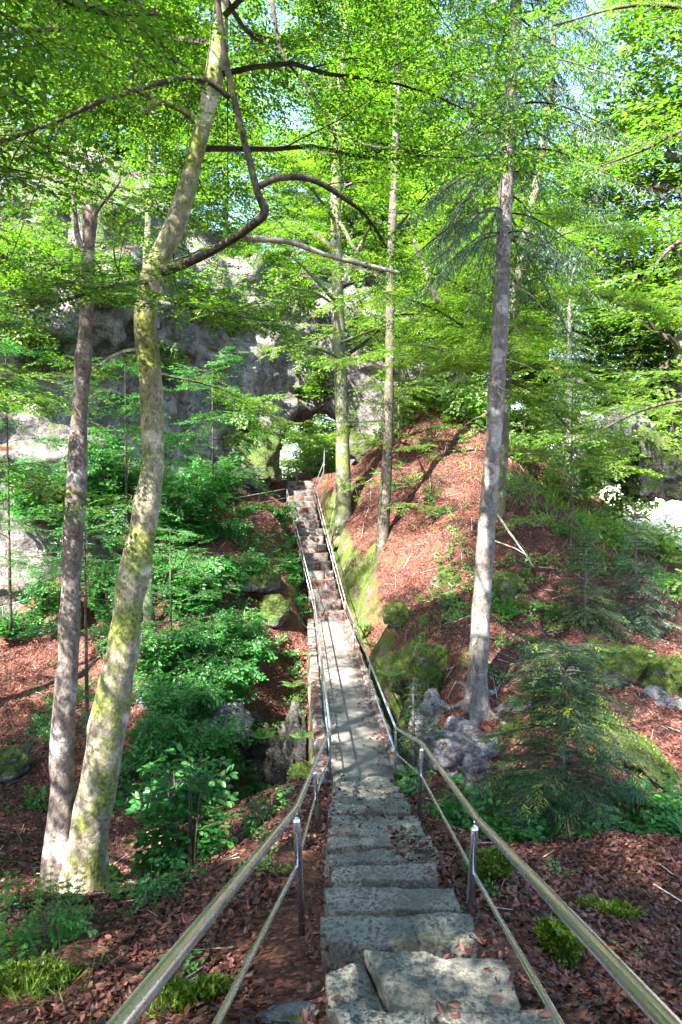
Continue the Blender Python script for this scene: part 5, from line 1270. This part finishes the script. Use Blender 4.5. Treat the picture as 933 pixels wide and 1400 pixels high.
# whorled herbs in the lower left
def herb(label, px, py, hh, seed, d=None, n_=6):
    global NLEAF
    g = at(px, py, d) if d else on(px, py); H = hh * g[1] / F; t = thing('woodruff_plant', label, 'herb', g, 'whorled herbs in the lower left'); r = RG(seed); mb = MB(); P, D, N, S, a, b = [], [], [], [], [], []
    for k in range(n_):
        p = g + np.array([r.normal(0, .09), r.normal(0, .07), -.02]); tp = p + np.array([r.normal(0, .05), r.normal(0, .05), H * r.uniform(.6, 1.05)])
        a.append(p); b.append(tp)
        for e in range(4):
            q_ = p + (tp - p) * (.3 + .7 * e / 3); a0 = r.uniform(0, 6)
            for w_ in range(7):
                an = a0 + w_ * .9; P.append(q_); D.append([math.cos(an), math.sin(an), .15 + r.normal(0, .12)]); N.append([0, 0, 1.0]); S.append(r.uniform(.04, .06) * (1.1 - .12 * e))
    leaves(mb, np.array(P), np.array(D, float), np.array(N), np.array(S), (NEEDLE[0] * [1, 1.6, 1], NEEDLE[1])); prisms(mb, np.array(a), np.array(b), .003, .002, 1)
    mb.build('foliage', [M['fern_leaf'], M['twig_bark']], t); NLEAF += len(P)
for k, (lab, px, py, hh) in enumerate([('whorled herb at the left frame edge, upper clump', 18, 1240, 50), ('whorled herb left of the broken trunk foot', 55, 1235, 45), ('whorled herb in front of the big beech foot', 95, 1240, 50), ('whorled herb between beech foot and seedlings', 160, 1235, 45),
        ('whorled herb lower at the left edge', 25, 1290, 50), ('whorled herb in the leaves below the beech', 95, 1285, 45), ('whorled herb at the bottom left edge', 12, 1335, 40)]):
    herb(lab, px, py, hh, 330 + k, n_=9)
def grass(label, px, py, w_, n_, L, seed):
    g = on(px, py); r = RG(seed); s = g[1] / F; x = g[0] + r.normal(0, w_ * s * .5, n_); y = g[1] + r.normal(0, w_ * s * .5, n_); P = np.stack([x, y, height(x, y)], -1)
    D = unit(np.stack([r.normal(0, .6, n_), r.normal(0, .6, n_), np.full(n_, .8)], -1)); mb = MB(); leaves(mb, P, D, r.normal(0, 1, (n_, 3)), r.uniform(.5, 1.2, n_) * L, (NEEDLE[0] * [1, .45, 1], NEEDLE[1]))
    tag(mb.build('grass', M['grass_blade']), label, 'grass', kind='stuff')
grass('short grass at the bottom left by the handrail', 225, 1380, 70, 260, .12, 1)
grass('thin grass in the bottom left corner', 70, 1350, 60, 200, .14, 2)
grass('grass on the ridge edge above the clearing', 760, 690, 120, 900, .6, 3)
grass('grass on the mossy bank right of the bridge', 540, 930, 60, 300, .25, 4)
# low plants and twigs scattered on the slopes (nobody could count them)
def cover(label, boxes, seed, scale, lm, name='ground_cover'):
    r = RG(seed); f = Fol(r)
    for x0, x1, y0, y1, n_ in boxes:
        x = r.uniform(x0, x1, n_ * 4); y = r.uniform(y0, y1, n_ * 4); m_ = fbm(np.stack([x * .7, y * .7, x * 0 + seed], -1), 3); k = np.argsort(-m_)[:n_]; x, y = x[k], y[k]
        ok = (np.abs(x - bridge_x(y)) > 1.0) | (y < 12.3); ok &= (np.abs(x - stair_x(y)) > .75) | (y > 12.3); ok &= (np.abs(x - ustair_x(y)) > .9) | (y < 26.5); x, y = x[ok], y[ok]; z = height(x, y)
        for p in np.stack([x, y, z], -1):
            for q in range(r.integers(2, 5)): f.spray(p + [0, 0, .02], [r.normal(), r.normal(), .5], scale * r.uniform(.5, 1.3), .5, SHR)
    tag(f.build(name, M[lm], M['twig_bark'], None, LEAF4), label, 'plants', kind='stuff')
cover('low green plants scattered over the left bank', [(-9, -1.6, 19, 32, 620), (-7, -1.5, 13.5, 19, 120)], 401, .42, 'shrub_leaf')
cover('low green plants scattered over the right slope', [(1.6, 12, 14, 33, 260), (8, 14, 20, 30, 120)], 402, .42, 'fern_leaf')
cover('tiny seedlings scattered in the leaves of the near bank', [(-5, -.8, 4.5, 8, 26), (1.2, 5, 4.5, 8, 12)], 403, .13, 'shrub_leaf')
r = RG(410); n_ = 900; x = r.uniform(-10, 13, n_); y = 2.5 + 31 * r.random(n_)**1.3; ok = (np.abs(x - np.where(y < 12.3, stair_x(y), np.where(y < 27, bridge_x(y), ustair_x(y)))) > .75); x, y = x[ok], y[ok]
a = r.uniform(0, 6.28, len(x)); l = r.uniform(.12, .5, len(x)) * (.7 + y / 30); x2, y2 = x + np.cos(a) * l, y + np.sin(a) * l
mb = MB(); prisms(mb, np.stack([x, y, height(x, y) + .035], -1), np.stack([x2, y2, height(x2, y2) + .05], -1), .005 + .0003 * y, .002 + .0003 * y)
tag(mb.build('twig_litter', M['dead_wood']), 'thin dead twigs lying scattered on the fallen leaves', 'twigs', kind='stuff')
# fallen sticks
def stick(label, pts, r_, seed, name='fallen_branch', d=None):
    P = px_line(pts, d); Q = resample(P, 16); Q = Q + .02 * fbm(Q * 2 + seed, 2)[:, None]; mb = MB(); tube(mb, Q, np.linspace(r_, r_ * .4, 16), 7, wob=.15); tag(mb.build(name, M['dead_wood'], None, True), label, 'branch')
stick('pale dead branch lying on the slope right of the spruce trunk', [(682, 705, 20.5), (705, 740, 19.5), (730, 775, 18.8)], .04, 1)
stick('thin dead branch crossing behind it on the slope', [(675, 738, 20), (700, 748, 19.4), (722, 760, 19)], .025, 2)
stick('thin twig on the left leaf bank', [(215, 1225, 6.6), (250, 1248, 6.2), (290, 1240, 6.1)], .008, 4)
stick('broken pale snag leaning among the boughs left of the spruce', [(600, 415, 17), (585, 375, 17), (572, 345, 17), (566, 325, 17)], .07, 5, 'dead_snag')
stick('pale dead pole leaning against the mossy beech', [(470, 385, 30), (485, 350, 30), (500, 322, 30)], .12, 6, 'dead_snag')
#print('LEAVES', NLEAF, 'polys', sum(len(o.data.polygons) for o in bpy.data.objects if o.type == 'MESH'))
